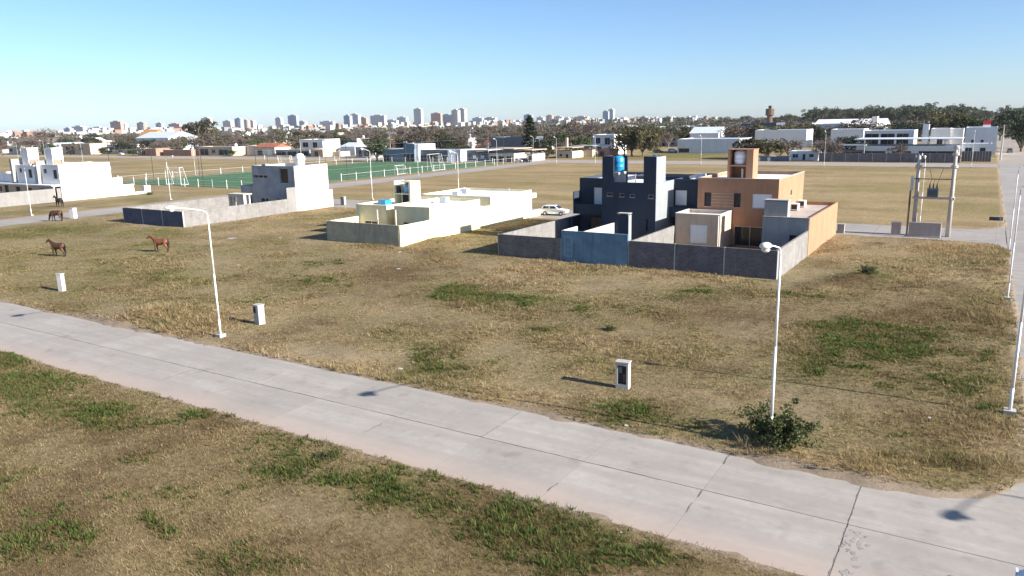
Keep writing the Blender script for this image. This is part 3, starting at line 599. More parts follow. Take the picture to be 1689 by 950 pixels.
# barbecue chimney in its yard
bq = thing('barbecue', 'dark grey barbecue chimney standing in the yard behind the blue wall', 'barbecue', (-29, 67.5, 0))
MB(bq.location).box(-29.75, -28.3, 66.8, 67.7, -.1, 1.1).build('hearth', M_BRICK, bq); chimney(bq, -29.7, -28.6, 66.9, 67.6, 1.1, 4.55, M_BLUEGREY); MB(bq.location).box(-28.598, -28.58, 66.9, 67.6, 1.1, 4.55).build('side_panel', M_PALEGREY, bq)

# ---- orange house
O = thing('house', 'orange two-storey house with slatted feature window and roof tank tower', 'house', (-22, 84, 0)); oy = 80.6
fr = [(-25.65, -24.9, 4.15, 5.63), (-22.45, -21.75, 4.15, 5.63), (-20.55, -18.55, 4.13, 5.62), (-22.3, -19.0, .05, 2.15)]
vol(O, -26.4, -17.9, oy, 93.0, 7.15, M_ORANGE, front=fr, right=[(86.2, 86.9, 5.0, 5.6)], roof=M_ROOFW, coping=M_CONC)
win(O, 'y', oy, *fr[0], kind='dark', mull=0, fmat=M_DARK); win(O, 'y', oy, *fr[1], kind='dark', mull=0, fmat=M_DARK); win(O, 'y', oy, *fr[2], kind='shutter', mull=0)
win(O, 'y', oy, *fr[3], kind='pane', mull=1); win(O, 'x', -17.9, 86.2, 86.9, 5.0, 5.6, 'pane', mull=0)
for k in range(5): MB(O.location).box(-24.88, -22.47, oy-.045, oy-.001, 4.2+k*.33, 4.25+k*.33).build('slat', M_BEIGE, O)
vol(O, -18.5, -14.05, 77.0, 93.0, 3.75, M_ORANGE, front=[(-15.9, -14.9, 1.1, 2.1)], roof=M_ROOFG, drop=.38)
MB(O.location).grid_wall('y', 76.94, 76.998, -18.5, -14.1, -.1, 3.7, [(-15.9, -14.9, 1.1, 2.1)]).build('cladding', M_GREYPL, O)
win(O, 'y', 77.0, -15.9, -14.9, 1.1, 2.1, 'dark', mull=0)
MB(O.location).box(-18.5, -14.02, 76.93, 77.2, 3.752, 3.80).build('coping', M_CONC, O)
ch = MB(O.location).box(-18.45, -16.2, 77.21, 78.3, 3.3, 5.3).build('chimney', M_GREYPL, O)
MB(O.location).box(-18.5, -16.15, 77.16, 78.35, 5.36, 5.42).build('cap', M_CONC, ch); MB(O.location).box(-18.2, -16.5, 77.4, 78.1, 5.3, 5.36).build('flue', M_BLACK, ch)
for yy, zz in ((86.0, 3.45), (89.6, 3.45)):
    a = MB(O.location).box(-17.8, -17.0, yy, yy+.9, zz, zz+.7).build('air_conditioner', M_SHUT, O); MB(O.location).lathe((-16.99, yy+.45, zz+.1), [(.01, 0), (.01, .5)], 8).build('pipe', M_DARK, a)
    MB(O.location).box(-17.7, -17.1, yy-.012, yy-.002, zz+.1, zz+.6).build('fan_grille', M_DARK, a)
ty = 85.0
tw = MB(O.location); tw.box(-24.55, -24.3, ty, ty+2.1, 6.7, 9.95); tw.box(-22.5, -21.75, ty, ty+2.1, 6.7, 9.95); tw.box(-24.3, -22.5, ty+1.95, ty+2.1, 6.7, 9.95); tw.box(-24.3, -22.5, ty, ty+1.95, 8.15, 8.32)
tw = tw.build('tank_tower', M_ORANGE, O); MB(O.location).box(-24.6, -21.7, ty-.05, ty+2.15, 9.955, 10.03).build('cap', M_ORANGE, tw); tank(O, (-23.35, ty+.95, 8.33), .72, 1.6, M_TANKW)
MB(O.location).cyl((-22.95, ty+.3, 6.7), (-22.95, ty+.3, 7.9), .12).build('vent_pipe', M_CONC, O)
# rear annex
A = thing('annex', 'low beige annex with white roller shutter in the yard of the orange house', 'outbuilding', (-25, 78, 0))
vol(A, -27.34, -22.6, 76.4, 80.55, 3.75, M_BEIGE, front=[(-25.75, -23.9, .7, 2.65)], roof=M_ROOFW, coping=M_WHITE); win(A, 'y', 76.4, -25.75, -23.9, .7, 2.65, 'shutter', mull=0)
MB(A.location).cyl((-22.75, 76.34, 0), (-22.75, 76.34, 3.7), .05).build('drain_pipe', M_SHUT, A)

# ---- cream house
bwall('plain cream block wall closing the yard of the cream house', -66.3, -55.2, YB+.1, YB+.3, 2.45, M_BLKCREAM, panels=1, colmat=M_BLKCREAM)
bwall('bright cream plastered side wall of the yard of the cream house', -55.2, -55.0, YB+.11, 70.0, 2.42, M_CREAM, panels=1, colmat=M_CREAM)
bwall('cream plastered wall on the far side of the yard of the cream house', -66.3, -66.1, YB+.31, 70.0, 2.4, M_CREAM, panels=1, colmat=M_CREAM)
C = thing('house', 'long low cream house with flat white roof and tank shelf', 'house', (-60, 80, 0))
vol(C, -66.6, -61.6, 70.0, 80.5, 3.88, M_CREAM, front=[(-65.2, -63.2, .05, 1.9)], right=[(70.8, 71.8, .05, 2.1)]); win(C, 'y', 70, -65.2, -63.2, .05, 1.9, 'dark')
vol(C, -60.4, -55.0, 70.001, 80.5, 3.9, M_CREAM, front=[(-59.0, -57.0, .05, 2.0)]); win(C, 'y', 70.001, -59, -57, .05, 2.0, 'dark')
vol(C, -61.6, -60.4, 74.2, 80.5, 3.86, M_CREAM); vol(C, -66.6, -55.02, 80.5, 83.0, 2.8, M_CREAM, drop=.1)
vol(C, -66.6, -55.0, 83.0, 93.7, 3.95, M_CREAM, front=[(-58.2, -57.1, 3.0, 3.6)], drop=.3)
MB(C.location).box(-66.6, -54.98, 93.705, 95.1, 2.75, 3.4).build('porch_roof', M_CREAM, C)
MB(C.location).box(-55.3, -55.02, 93.71, 96.3, -.1, .95).build('garden_wall', M_CREAM, C)
for (x, z) in ((-62.5, 3.4), (-59.6, 3.5)): MB(C.location).cyl((x, 69.3, 0), (x, 69.3, z), .09, n=10).build('post', M_OFFWHITE, C)
for (x, y, w_, d_, h_) in ((-63.5, 88, 1.2, .8, .5), (-58.8, 77, 1.0, .7, .55), (-62.8, 85.2, .9, .9, .4)): MB(C.location).box(x, x+w_, y, y+d_, 3.5, 3.5+h_+.3).build('skylight', M_SHEET, C)
MB(C.location).cyl((-56.5, 90, 3.6), (-56.5, 90, 4.4), .09, n=8).build('vent_pipe', M_ALU, C)
tw = MB(C.location); ty = 74.4
tw.box(-64.1, -63.95, ty, ty+2.0, 3.4, 6.45); tw.box(-61.65, -61.35, ty, ty+2.0, 3.4, 6.45); tw.box(-63.95, -61.65, ty+1.85, ty+2, 3.4, 5.8); tw.box(-63.95, -61.65, ty, ty+1.84, 4.78, 4.92); tw.box(-62.85, -62.78, ty+.02, ty+.12, 3.4, 4.78); tw.box(-62.9, -61.65, ty, ty+2.0, 6.3, 6.45)
tw.build('tank_tower', M_CREAM, C); tank(C, (-62.45, ty+.95, 4.93), .62, 1.2, plain('pale_blue_tank', (.22, .42, .68), .4)); MB(C.location).box(-63.85, -63.45, ty+.3, ty+.7, 4.93, 5.8).build('pump', M_DARK, C)
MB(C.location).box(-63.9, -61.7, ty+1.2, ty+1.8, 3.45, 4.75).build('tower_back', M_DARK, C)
MB(C.location).box(-65.6, -64.4, 73.0, 74.2, 3.55, 4.1).build('roof_tank_lid', M_TANKB, C)

# ---- raw cement house
bwall('navy block wall in three panels closing the yard of the bare cement house', -108.2, -94.0, YB+.2, YB+.4, 2.3, M_BLKNAVY, panels=3)
bwall('long pale cement wall beside the bare cement house', -94.2, -94.0, YB+.41, 83.4, 2.25, M_BLKLIGHT, panels=3, colmat=M_BLKLIGHT)
bwall('pale cement wall on the far side of the yard of the bare cement house', -108.2, -108.0, YB+.41, 90, 2.25, M_BLKLIGHT, panels=4, colmat=M_BLKLIGHT)
Q = thing('house', 'tall bare cement house with off-white blind side wall and white roof tank', 'house', (-99, 88, 0))
fr = [(-103.8, -100.4, 5.25, 5.8), (-97.4, -95.5, 4.5, 6.95), (-102.4, -100.6, .9, 2.0), (-98.6, -96.4, .9, 2.1)]
vol(Q, -104.1, -94.2, 85.3, 92.6, 7.3, M_BLUECEM, front=fr, t=.25, drop=.5)
win(Q, 'y', 85.3, *fr[0], kind='pane', mull=2, t=.25); win(Q, 'y', 85.3, *fr[1], kind='pane', mull=0, t=.25); win(Q, 'y', 85.3, *fr[2], kind='dark', t=.25); win(Q, 'y', 85.3, *fr[3], kind='dark', t=.25)
MB(Q.location).grid_wall('x', -94.198, -94.0, 85.3, 92.6, -.1, 7.32, []).build('side_wall', M_OFFWHITE, Q)
MB(Q.location).box(-94.21, -94.0, 92.605, 93.4, -.1, 3.0).build('side_wall', M_OFFWHITE, Q)
MB(Q.location).box(-94.2, -94.0, 83.41, 85.29, -.1, 4.0).build('side_wall', M_BEIGE if False else M_CEMENT, Q)
vol(Q, -107.9, -104.1, 85.8, 91, 3.9, M_BLUECEM, front=[(-107.0, -105.2, .1, 2.2)]); win(Q, 'y', 85.8, -107, -105.2, .1, 2.2, 'pane')
tank(Q, (-95.6, 88.2, 6.8), .72, 2.4, M_TANKW); MB(Q.location).box(-101.6, -100.7, 85.35, 86, 7.302, 7.6).build('roof_hatch', M_BLUECEM, Q)
Pg = thing('pergola', 'small off-white frame with two openings in the yard of the cement house', 'pergola', (-99.5, 78, 0))
MB(Pg.location).grid_wall('y', 78.0, 78.5, -101.3, -97.7, -.1, 3.25, [(-101.0, -100.45, .1, 2.9), (-100.15, -98.2, .1, 2.9)]).build('frame', M_OFFWHITE, Pg); MB(Pg.location).box(-101.4, -97.6, 77.9, 79.6, 3.255, 3.4).build('roof', M_OFFWHITE, Pg)
MB(Pg.location).box(-101.0, -98.0, 79.3, 79.5, -.1, 3.2).build('back_panel', M_WHITE, Pg)

# ---- white twin house at the far left
bwall('low raw cement wall in front of the white twin houses', -154.2, -154.0, 50, 79.9, 2.65, M_CEMENT, panels=6, colmat=M_CEMENT)
W = thing('house', 'white twin two-storey house with two open tank towers', 'house', (-160, 84, 0))
f1 = [(-169.0, -167.9, 5.45, 6.35), (-165.6, -164.1, 4.4, 6.2)]; f2 = [(-159.6, -158.4, 5.45, 6.35), (-156.2, -154.7, 4.4, 6.2)]
vol(W, -170.2, -163.2, 80.0, 90, 7.0, M_WHITE, front=f1, drop=.4); vol(W, -160.4, -153.9, 80.0, 90.4, 7.15, M_WHITE, front=f2, drop=.25)
for a in f1+f2: win(W, 'y', 80.0, *a, kind='dark', mull=0, fmat=M_SHUT)
vol(W, -163.2, -160.4, 82.5, 90, 6.6, M_WHITE); MB(W.location).box(-160.75, -160.41, 79.2, 82.5, -.1, 7.9).build('fin_wall', M_GREYPL, W); MB(W.location).box(-171.0, -170.25, 79.3, 84, -.1, 8.2).build('fin_wall', M_GREYPL, W)
vol(W, -180.5, -171.02, 80.2, 88, 5.2, M_WHITE, front=[(-176.5, -173.5, 3.4, 4.9)]); win(W, 'y', 80.2, -176.5, -173.5, 3.4, 4.9, 'shutter', mull=0)
lo = [(-178.5, -176.6, .3, 2.7), (-175.3, -174.3, 1.6, 2.6), (-173.2, -171.5, .3, 2.9), (-168.6, -166.8, .3, 2.7), (-163.5, -162.3, 1.5, 2.6), (-159, -157.5, .3, 2.6)]
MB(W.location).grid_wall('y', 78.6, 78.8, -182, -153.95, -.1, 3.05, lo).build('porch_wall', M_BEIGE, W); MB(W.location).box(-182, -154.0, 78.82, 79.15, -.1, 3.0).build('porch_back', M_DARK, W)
MB(W.location).box(-182, -153.9, 78.3, 79.99, 3.055, 3.3).build('porch_roof', M_WHITE, W)
for (xa, xb) in ((-169.2, -166.7), (-159.9, -157.4)):
    mb = MB(W.location); mb.box(xa, xb, 81, 81.15, 6.6, 10.25); mb.box(xb-.15, xb, 81.15, 83.1, 8.1, 10.25); mb.box(xa, xa+.15, 81.15, 83.1, 6.6, 10.25); mb.box(xa+.15, xb-.15, 82.95, 83.1, 6.6, 10.25); mb.box(xa+.15, xb-.15, 81.15, 82.95, 8.0, 8.12); mb.box(xa-.1, xb+.08, 80.92, 83.2, 10.252, 10.35)
    tw = mb.build('tank_tower', M_WHITE, W); MB(W.location).box(xa+.2, xb-.25, 81.4, 82.8, 6.6, 7.95).build('tower_core', M_BRICK, tw)
mb = MB(W.location)
for (ya, yb, h) in ((90.405, 92.7, 3.85), (92.71, 95.05, 2.3), (95.06, 98.4, .55)): mb.box(-154.25, -153.95, ya, yb, -.1, h)
mb.build('stepped_wall', M_WHITE, W); MB(W.location).box(-154.6, -153.6, 97.2, 98.6, -.1, 1.75).build('gate_pillar', M_WHITE, W); MB(W.location).box(-170, -154.3, 90.1, 92, -.1, 3.4).build('garage', M_WHITE, W)

# ------------------------------------------------------------------ street lamps
def lamp_proto(h=8.3, arm=2.1, rise=.35):
    r = thing('street_lamp', 'white steel street lamp', 'street lamp', (0, 0, 0))
    MB().box(-.24, .24, -.24, .24, -.1, .2).build('footing', M_CONC, r)
    mb = MB(); mb.cyl((0, 0, .2), (0, 0, 1.2), .075, .072, 12); mb.cyl((0, 0, 1.2), (0, 0, 4.2), .066, .06, 12); mb.cyl((0, 0, 4.2), (0, 0, h-.35), .054, .044, 12); mb.build('pole', M_METALW, r, True)
    mb = MB(); pts = [(0, 0, h-.4), (0, .06, h-.15), (0, .3, h), (0, arm*.6, h+rise*.6), (0, arm, h+rise)]
    for a, b in zip(pts[:-1], pts[1:]): mb.cyl(a, b, .034, .032, 8)
    mb.build('arm', M_METALW, r, True)
    mb = MB((0, 0, 0)); n = 12; rings = [(-.05, .05, .05), (.05, .13, .09), (.25, .19, .13), (.5, .2, .14), (.72, .16, .1), (.8, .05, .04)]; vs = []; fs = []
    for (u, rx, rz) in rings:
        for k in range(n):
            a = 2*math.pi*k/n; vs.append((rx*math.cos(a), arm+u, h+rise+.02+u*.08+rz*math.sin(a)))
    for k in range(len(rings)-1):
        for i in range(n): fs.append((k*n+i, k*n+(i+1) % n, (k+1)*n+(i+1) % n, (k+1)*n+i))
    fs += [tuple(range(n)), tuple(range((len(rings)-1)*n, len(rings)*n))[::-1]]
    hd = mb.add(vs, fs).build('lamp_head', plain('lamp_housing', (.62, .62, .6), .35), r, True)
    MB().lathe((0, arm+.38, h+rise-.20), [(.03, 0), (.11, .03), (.15, .08), (.16, .12)], 12).build('lens', plain('lamp_lens', (.7, .7, .66), .2), hd, True)
    return r
L0 = lamp_proto()
LG = 'street lamps along the side street'
lamps = [((-6.57, 30.5), 180, 'white street lamp rising out of the dark green bush', None, 8.3),
         ((-41.8, 30.5), 180, 'white street lamp on a concrete footing beside a white meter pillar at the road edge', None, 8.35),
         ((1.95, 39.2), -90, 'white street lamp by the side street next to a dark rubbish bag', None, 8.5),
         ((2.2, 64.3), -90, 'white street lamp by the side street between the straw and the orange house', None, 8.3),
         ((2.65, 88.4), -90, 'white street lamp on the corner beside the street name sign', None, 8.3),
         ((-132.2, 63.4), -90, 'white street lamp opposite the white twin houses beside a grazing horse', None, 7.9),
         ((-134.4, 90.2), -90, 'white street lamp beyond the navy wall of the cement house', None, 8.0),
         ((-94.9, 104.2), 180, 'white street lamp across the street behind the cream house', None, 8.9),
         ((-6.3, 104.3), 180, 'street lamp standing behind the pole transformer', None, 8.0),
         ((-75.5, 104.3), 180, 'thin street lamp behind the flat roof of the cream house', None, 8.5),
         ((-20.0, -6.0), 0, 'x', None, 8.0)]
first = True
for (xy, deg, lab, grp, h) in lamps[:-1]:
    o = L0 if first else copy_tree(L0); first = False
    if xy[1] > 60: o.scale = (.8, .8, 1)
    o['label'] = lab; o.location = (xy[0], xy[1], ground_z(*xy)); o.rotation_euler = (0, 0, R_(deg)); s = h/8.3; f_ = .8 if xy[1] > 60 else 1; o.scale = (f_, f_, s)
    if grp: o['group'] = grp
for i, (px, py, sc_) in enumerate([(918, 270, 1), (982, 270, 1), (1156, 272, 1), (1359, 275, 1.1), (1602, 277, 1.05), (690, 289, 1), (820, 274, 1), (880, 265, 1.0), (323, 290, 1.0), (137, 268, 1.0), (30, 260, 1.0), (75, 262, 1.1)]):
    c = G(px, py); o = copy_tree(L0, label='slender pale lamp post along the pale dirt street and pitch'); o['group'] = 'lamp posts along the far streets'; o.location = (c[0], c[1], 0); o.rotation_euler = (0, 0, R_(180)); o.scale = (.62, .62, sc_*.98)
# the lamp across the crossing whose shadow falls on the road
o = copy_tree(L0, label='white street lamp across the crossing whose shadow lies on the concrete'); o.location = (19.1, 31.2, 0); o.rotation_euler = (0, 0, R_(180))

M_CEMENT2 = plaster('whitewashed_cement', (.42, .42, .42), stain=.35)
# ------------------------------------------------------------------ meter pillars
def pillar(xy, rz, label, mats, niche=True, w_=.66, d_=.42, h=1.45):
    r = thing('meter_pillar', label, 'meter pillar', (xy[0], xy[1], ground_z(*xy)-.03), rz)
    holes = [(-w_/2+.1, w_/2-.1, .28, h-.14)] if niche else []
    mb = MB(); mb.grid_wall('y', -d_/2, -d_/2+.16, -w_/2, w_/2, -.05, h, holes); mb.box(-w_/2, w_/2, -d_/2+.16, d_/2, -.05, h); mb.build('body', mats, r)
    MB().box(-w_/2-.04, w_/2+.04, -d_/2-.04, d_/2+.04, h+.002, h+.06).build('cap', M_CONC, r)
    if niche:
        b = MB().box(-w_/2+.1, w_/2-.1, -d_/2+.13, -d_/2+.155, .28, h-.14).build('meter_niche', M_DARK, r)
        MB().box(-w_/2+.16, -.02, -d_/2+.06, -d_/2+.128, h-.55, h-.22).build('meter', M_TRAFO, b); MB().box(.03, w_/2-.16, -d_/2+.08, -d_/2+.128, .4, h-.6).build('fuse_box', plain('brown_box', (.12, .06, .04), .6), b)
    return r
pillar((-14.72, 34.0), R_(6), 'grey open meter pillar with dark niche standing alone in the lot', M_CONC, h=1.42)
pillar((-42.0, 33.9), R_(-4), 'white meter pillar beside the street lamp with a small dark upper niche', M_CEMENT2, niche=False, w_=.54, d_=.5, h=1.38)
MB().box(-.26, .0, -.275, -.252, .85, 1.28).build('meter_niche', M_DARK, [o for o in col.objects if o.get('label', '').startswith('white meter pillar')][0])
pillar((-66.7, 33.5), R_(20), 'white meter pillar in the grass below the two standing horses', M_CEMENT2, niche=False, w_=.42, d_=.4, h=1.5)
pillar((-121.5, 64.4), R_(10), 'plain white meter pillar by the street next to the grazing horse', M_WHITE, niche=False, w_=.9, d_=.6, h=1.6)
pillar((-94.2, 96.0), 0, 'grey meter pillar on the street corner of the cement house', M_GREYPL, niche=False, w_=.8, d_=.5, h=1.6)
pillar((-8.1, 95.7), 0, 'dark grey meter pillar beside the pole transformer', M_GREYPL, niche=False, w_=.95, d_=.6, h=1.55)
pillar((-13.75, 94.6), 0, 'brown grey meter pillar at the front corner of the orange house', M_GREYPL, niche=False, w_=.75, d_=.5, h=1.2)

# ------------------------------------------------------------------ pole transformer and sign
T = thing('pole_transformer', 'two-pole transformer station with crossbeams behind a low grey wall', 'transformer', (-4.7, 96, 0))
o = T.location
MB(o).cyl((-2.95, 96, -.2), (-2.95, 96, 10.0), .26, .17, 14).build('pole', M_CONC, T, True); MB(o).cyl((-6.35, 96.2, -.2), (-6.45, 96.2, 8.9), .26, .17, 14).build('pole', M_CONC, T, True)
for (z, h_, d_) in ((4.15, .22, .5), (7.5, .16, .2), (6.3, .09, .12)): MB(o).box(-6.75, -2.65, 96-d_/2, 96+d_/2, z, z+h_).build('crossbeam', M_CONC if z != 6.3 else M_RUST, T)
for (x, z) in ((-2.95, 9.6), (-2.95, 7.55), (-2.95, 4.1), (-2.95, 8.9), (-6.42, 7.6)): MB(o).lathe((x, 96.05, z), [(.30, 0), (.34, .05), (.34, .28), (.3, .33)], 12).build('collar', M_CONC, T)
tr = MB(o).box(-5.35, -4.25, 95.65, 96.35, 4.38, 5.35).build('transformer_tank', M_TRAFO, T)
for k in range(6): MB(o).box(-5.25+k*.18, -5.2+k*.18, 95.48, 95.648, 4.5, 5.25).build('cooling_fin', M_TRAFO, tr)
for k in range(3): MB(o).lathe((-5.15+k*.35, 96, 5.36), [(.06, 0), (.1, .08), (.06, .14), (.1, .22), (.05, .3), (.05, .5)], 8).build('bushing', plain('bushing', (.1, .05, .04), .3), tr)
for k in range(3): MB(o).lathe((-6.75+k*.28, 96.2, 8.65+.1*k), [(.03, 0), (.08, .06), (.04, .12), (.08, .2), (.03, .3)], 8).build('insulator', M_SHUT, T)
MB(o).box(-7.05, -6.75, 95.6, 96.1, 5.1, 6.6).build('switch_box', plain('pale_box', (.45, .48, .5), .5), T)
mb = MB(o); mb.cyl((-6.95, 95.8, 5.1), (-6.95, 95.8, .1), .05, .05, 8); mb.cyl((-7.02, 95.5, 5.1), (-7.02, 95.5, .1), .05, .05, 8); mb.build('conduit', M_RUST, T)
mb = MB(o)
for a, b in (((-5.15, 96, 5.85), (-5.0, 96, 6.35)), ((-4.8, 96, 5.85), (-4.7, 96, 6.35)), ((-4.45, 96, 5.85), (-4.3, 96, 6.35)), ((-5.0, 96, 6.35), (-5.3, 96, 7.5)), ((-4.3, 96, 6.35), (-4.0, 96, 7.5))): mb.cyl(a, b, .02, .02, 5)
mb.build('wire', M_BLACK, T)
b2 = thing('low_wall', 'low grey block enclosure at the foot of the pole transformer', 'wall', (-5.2, 95, 0)); MB(b2.location).box(-6.75, -3.65, 94.6, 94.8, -.1, 1.6).build('panel', M_GREYPL, b2); MB(b2.location).box(-6.8, -3.6, 94.5, 94.9, -.1, .16).build('plinth', M_CONC, b2); MB(b2.location).box(-3.72, -3.6, 94.805, 95.6, -.1, 1.6).build('panel', M_GREYPL, b2); MB(b2.location).box(-6.8, -3.58, 94.57, 94.83, 1.602, 1.66).build('coping', M_CONC, b2)
S = thing('street_sign', 'dark rectangular street name sign on a thin post at the corner', 'sign', (1.6, 94.4, 0))
MB(S.location).cyl((1.6, 94.4, -.1), (1.6, 94.4, 2.75), .03, .03, 8).build('post', M_ALU, S); MB(S.location).box(.75, 1.98, 94.36, 94.395, 2.25, 2.62).build('plate', plain('sign_navy', (.03, .035, .06), .5), S)
MB(S.location).box(1.68, 1.85, 94.35, 94.358, 2.33, 2.55).build('emblem', plain('sign_mark', (.4, .4, .45), .6), S)

# ------------------------------------------------------------------ cars
def loft_car(body_col, kind='hatch'):
    """unit car along +x (front), centred, wheels on z=0"""
    r = thing('car', 'car', 'car'); L, W_ = (4.0, 1.66)
    prof = [(-2.0, .35), (-2.02, .62), (-1.98, .9), (-1.85, .95), (.75, .98), (1.75, .82), (1.98, .68), (2.0, .38), (1.5, .22), (-1.5, .22)]
    mb = MB(); vs = []; n = len(prof)
    for sgn in (-1, 1):
        for (x, z) in prof: vs.append((x, sgn*(W_/2-(.05 if z < .4 or z > .85 else 0)-(.06 if abs(x) > 1.9 else 0)), z))
    fs = [tuple(range(n)), tuple(range(2*n-1, n-1, -1))]+[(i, n+i, n+(i+1) % n, (i+1) % n) for i in range(n)]
    body = mb.add(vs, fs).build('body', body_col, r); body.modifiers.new('bevel', 'BEVEL').width = .05
    cab = [(-1.88, .93), (-1.62, 1.38), (-1.3, 1.45), (.05, 1.46), (.30, 1.40), (1.0, .95)]
    mb = MB(); n = len(cab); vs = []
    for sgn in (-1, 1):
        for (x, z) in cab: vs.append((x, sgn*(W_/2-.06-(z-.93)*.3), z))
    mb.add(vs, [tuple(range(n)), tuple(range(2*n-1, n-1, -1))]+[(i, n+i, n+(i+1) % n, (i+1) % n) for i in range(n)])
    cb = mb.build('cabin', body_col, r); cb.modifiers.new('bevel', 'BEVEL').width = .04
    def yw(z): return W_/2-.06-(z-.93)*.3
    for sgn in (-1, 1):
        for (a, b, c, d) in (((-1.62, 1.0), (-.62, 1.0), (-.62, 1.36), (-1.42, 1.36)), ((-.54, 1.0), (.75, 1.0), (.2, 1.36), (-.54, 1.36))):
            q = [(x, sgn*(yw(z)+.006), z) for x, z in (a, b, c, d)]; q2 = [(x, sgn*(yw(z)-.02), z) for x, z in (a, b, c, d)]
            MB().add(q+q2, [(0, 1, 2, 3), (7, 6, 5, 4), (0, 4, 5, 1), (1, 5, 6, 2), (2, 6, 7, 3), (3, 7, 4, 0)]).build('side_window', M_GLASS, r)
    for (a, b, nm) in (((.97, .99), (.34, 1.37), 'windscreen'), ((-1.85, 1.0), (-1.645, 1.34), 'rear_window')):
        s_ = 1 if a[0] > 0 else -1; q = []
        for (x, z) in (a, b):
            for sgn in (-1, 1): q.append((x+s_*.012, sgn*(yw(z)-.07), z+.012))
        q2 = [(x-s_*.04, y, z-.03) for x, y, z in q]; MB().add(q+q2, [(0, 1, 3, 2), (4, 6, 7, 5), (0, 4, 5, 1), (1, 5, 7, 3), (3, 7, 6, 2), (2, 6, 4, 0)]).build(nm, M_GLASS, r)
    for x in (-1.22, 1.25):
        for sgn in (-1, 1):
            wh = MB().cyl((x, sgn*(W_/2-.18), .3), (x, sgn*(W_/2+.01), .3), .3, .3, 18).build('wheel', M_BLACK, r); MB().cyl((x, sgn*(W_/2+.005), .3), (x, sgn*(W_/2+.02), .3), .17, .15, 12).build('rim', M_ALU, wh)
    for sgn in (-1, 1):
        MB().box(1.93, 2.0, sgn*.72-.13, sgn*.72+.13, .6, .74).build('headlight', plain('headlight', (.6, .62, .65), .1), r); MB().box(-2.03, -1.96, sgn*.7-.1, sgn*.7+.1, .62, .9).build('tail_light', plain('tail_light', (.3, .015, .01), .2), r)
        MB().box(.5, .68, sgn*.82-.05, sgn*.82+.12*sgn, .98, 1.1).build('mirror', body_col, r)
    return r
M_CARW = plain('white_car_paint', (.76, .77, .78), .25, 0, .02, coat=.6); M_CARG = plain('grey_car_paint', (.16, .17, .18), .3, .2, .03, coat=.6); M_CARD = plain('dark_car_paint', (.03, .032, .04), .3, .2, .03, coat=.6); M_CARR = plain('red_car_paint', (.30, .03, .025), .3, 0, .03, coat=.6)
cw = loft_car(M_CARW); cw['label'] = 'white hatchback parked in the street behind the cream house'; cw.location = (-53.2, 97.2, RZ); cw.rotation_euler = (0, 0, R_(8))
c2 = copy_tree(cw, label='white car at the crossing, only its rear corner in view', loc=(3.80, 23.1, RZ), rz=math.pi)
cd = loft_car(M_CARD); cd['label'] = 'dark car parked on the side street by the suburb'; cd.location = (3.3, 344, RZ); cd.rotation_euler = (0, 0, R_(90))
cg = loft_car(M_CARG); cg['label'] = 'grey car on the side street near the concrete pole'; cg.location = (4.0, 268, RZ); cg.rotation_euler = (0, 0, R_(90))
mbx = MB().box(-2.0, 2.58, 29.02, 33.6, -.2, RZ-.008).build('slab', M_SLAB, bpy.data.objects['side_street']); mbx2 = MB().box(-2.0, 2.58, 88.7, 93.15, -.2, RZ-.012).build('slab', M_SLAB2, bpy.data.objects['side_street'])
MB().box(-2.0, 2.58, 103.42, 108, -.2, RZ-.012).build('slab', M_SLAB2, bpy.data.objects['side_street'])
MB().box(ST_X0-.03, ST_X1, 13, 21.65, -.2, RZ-.008).build('slab', M_SLAB, bpy.data.objects['road'])
c = G(1665, 252); cg.location = (c[0], c[1], RZ); c = G(1680, 234); cd.location = (c[0], c[1], .03)

# ------------------------------------------------------------------ horses
def horse_mat(name, c, legs, zc=.85):
    m, nt, b = nodes(name); tc = N(nt, 'ShaderNodeTexCoord'); sx = N(nt, 'ShaderNodeSeparateXYZ'); nt.links.new(tc.outputs['Object'], sx.inputs[0])
    f = noise(nt, tc.outputs['Object'], 3, 4); ad = N(nt, 'ShaderNodeMath', operation='MULTIPLY_ADD'); nt.links.new(f, ad.inputs[0]); ad.inputs[1].default_value = .5; nt.links.new(sx.outputs[2], ad.inputs[2])
    cc = ramp(nt, ad.outputs[0], [(.55, legs), (zc, c), (1.0, c)]); cc = mix(nt, 1.0, cc, ramp(nt, f, [(.3, (.75, .75, .75)), (.7, (1.2, 1.2, 1.2))]), 'MULTIPLY')
    nt.links.new(cc, b.inputs['Base Color']); b.inputs['Roughness'].default_value = .55; return m
M_MANE = plain('black_horsehair', (.02, .014, .01), .8)
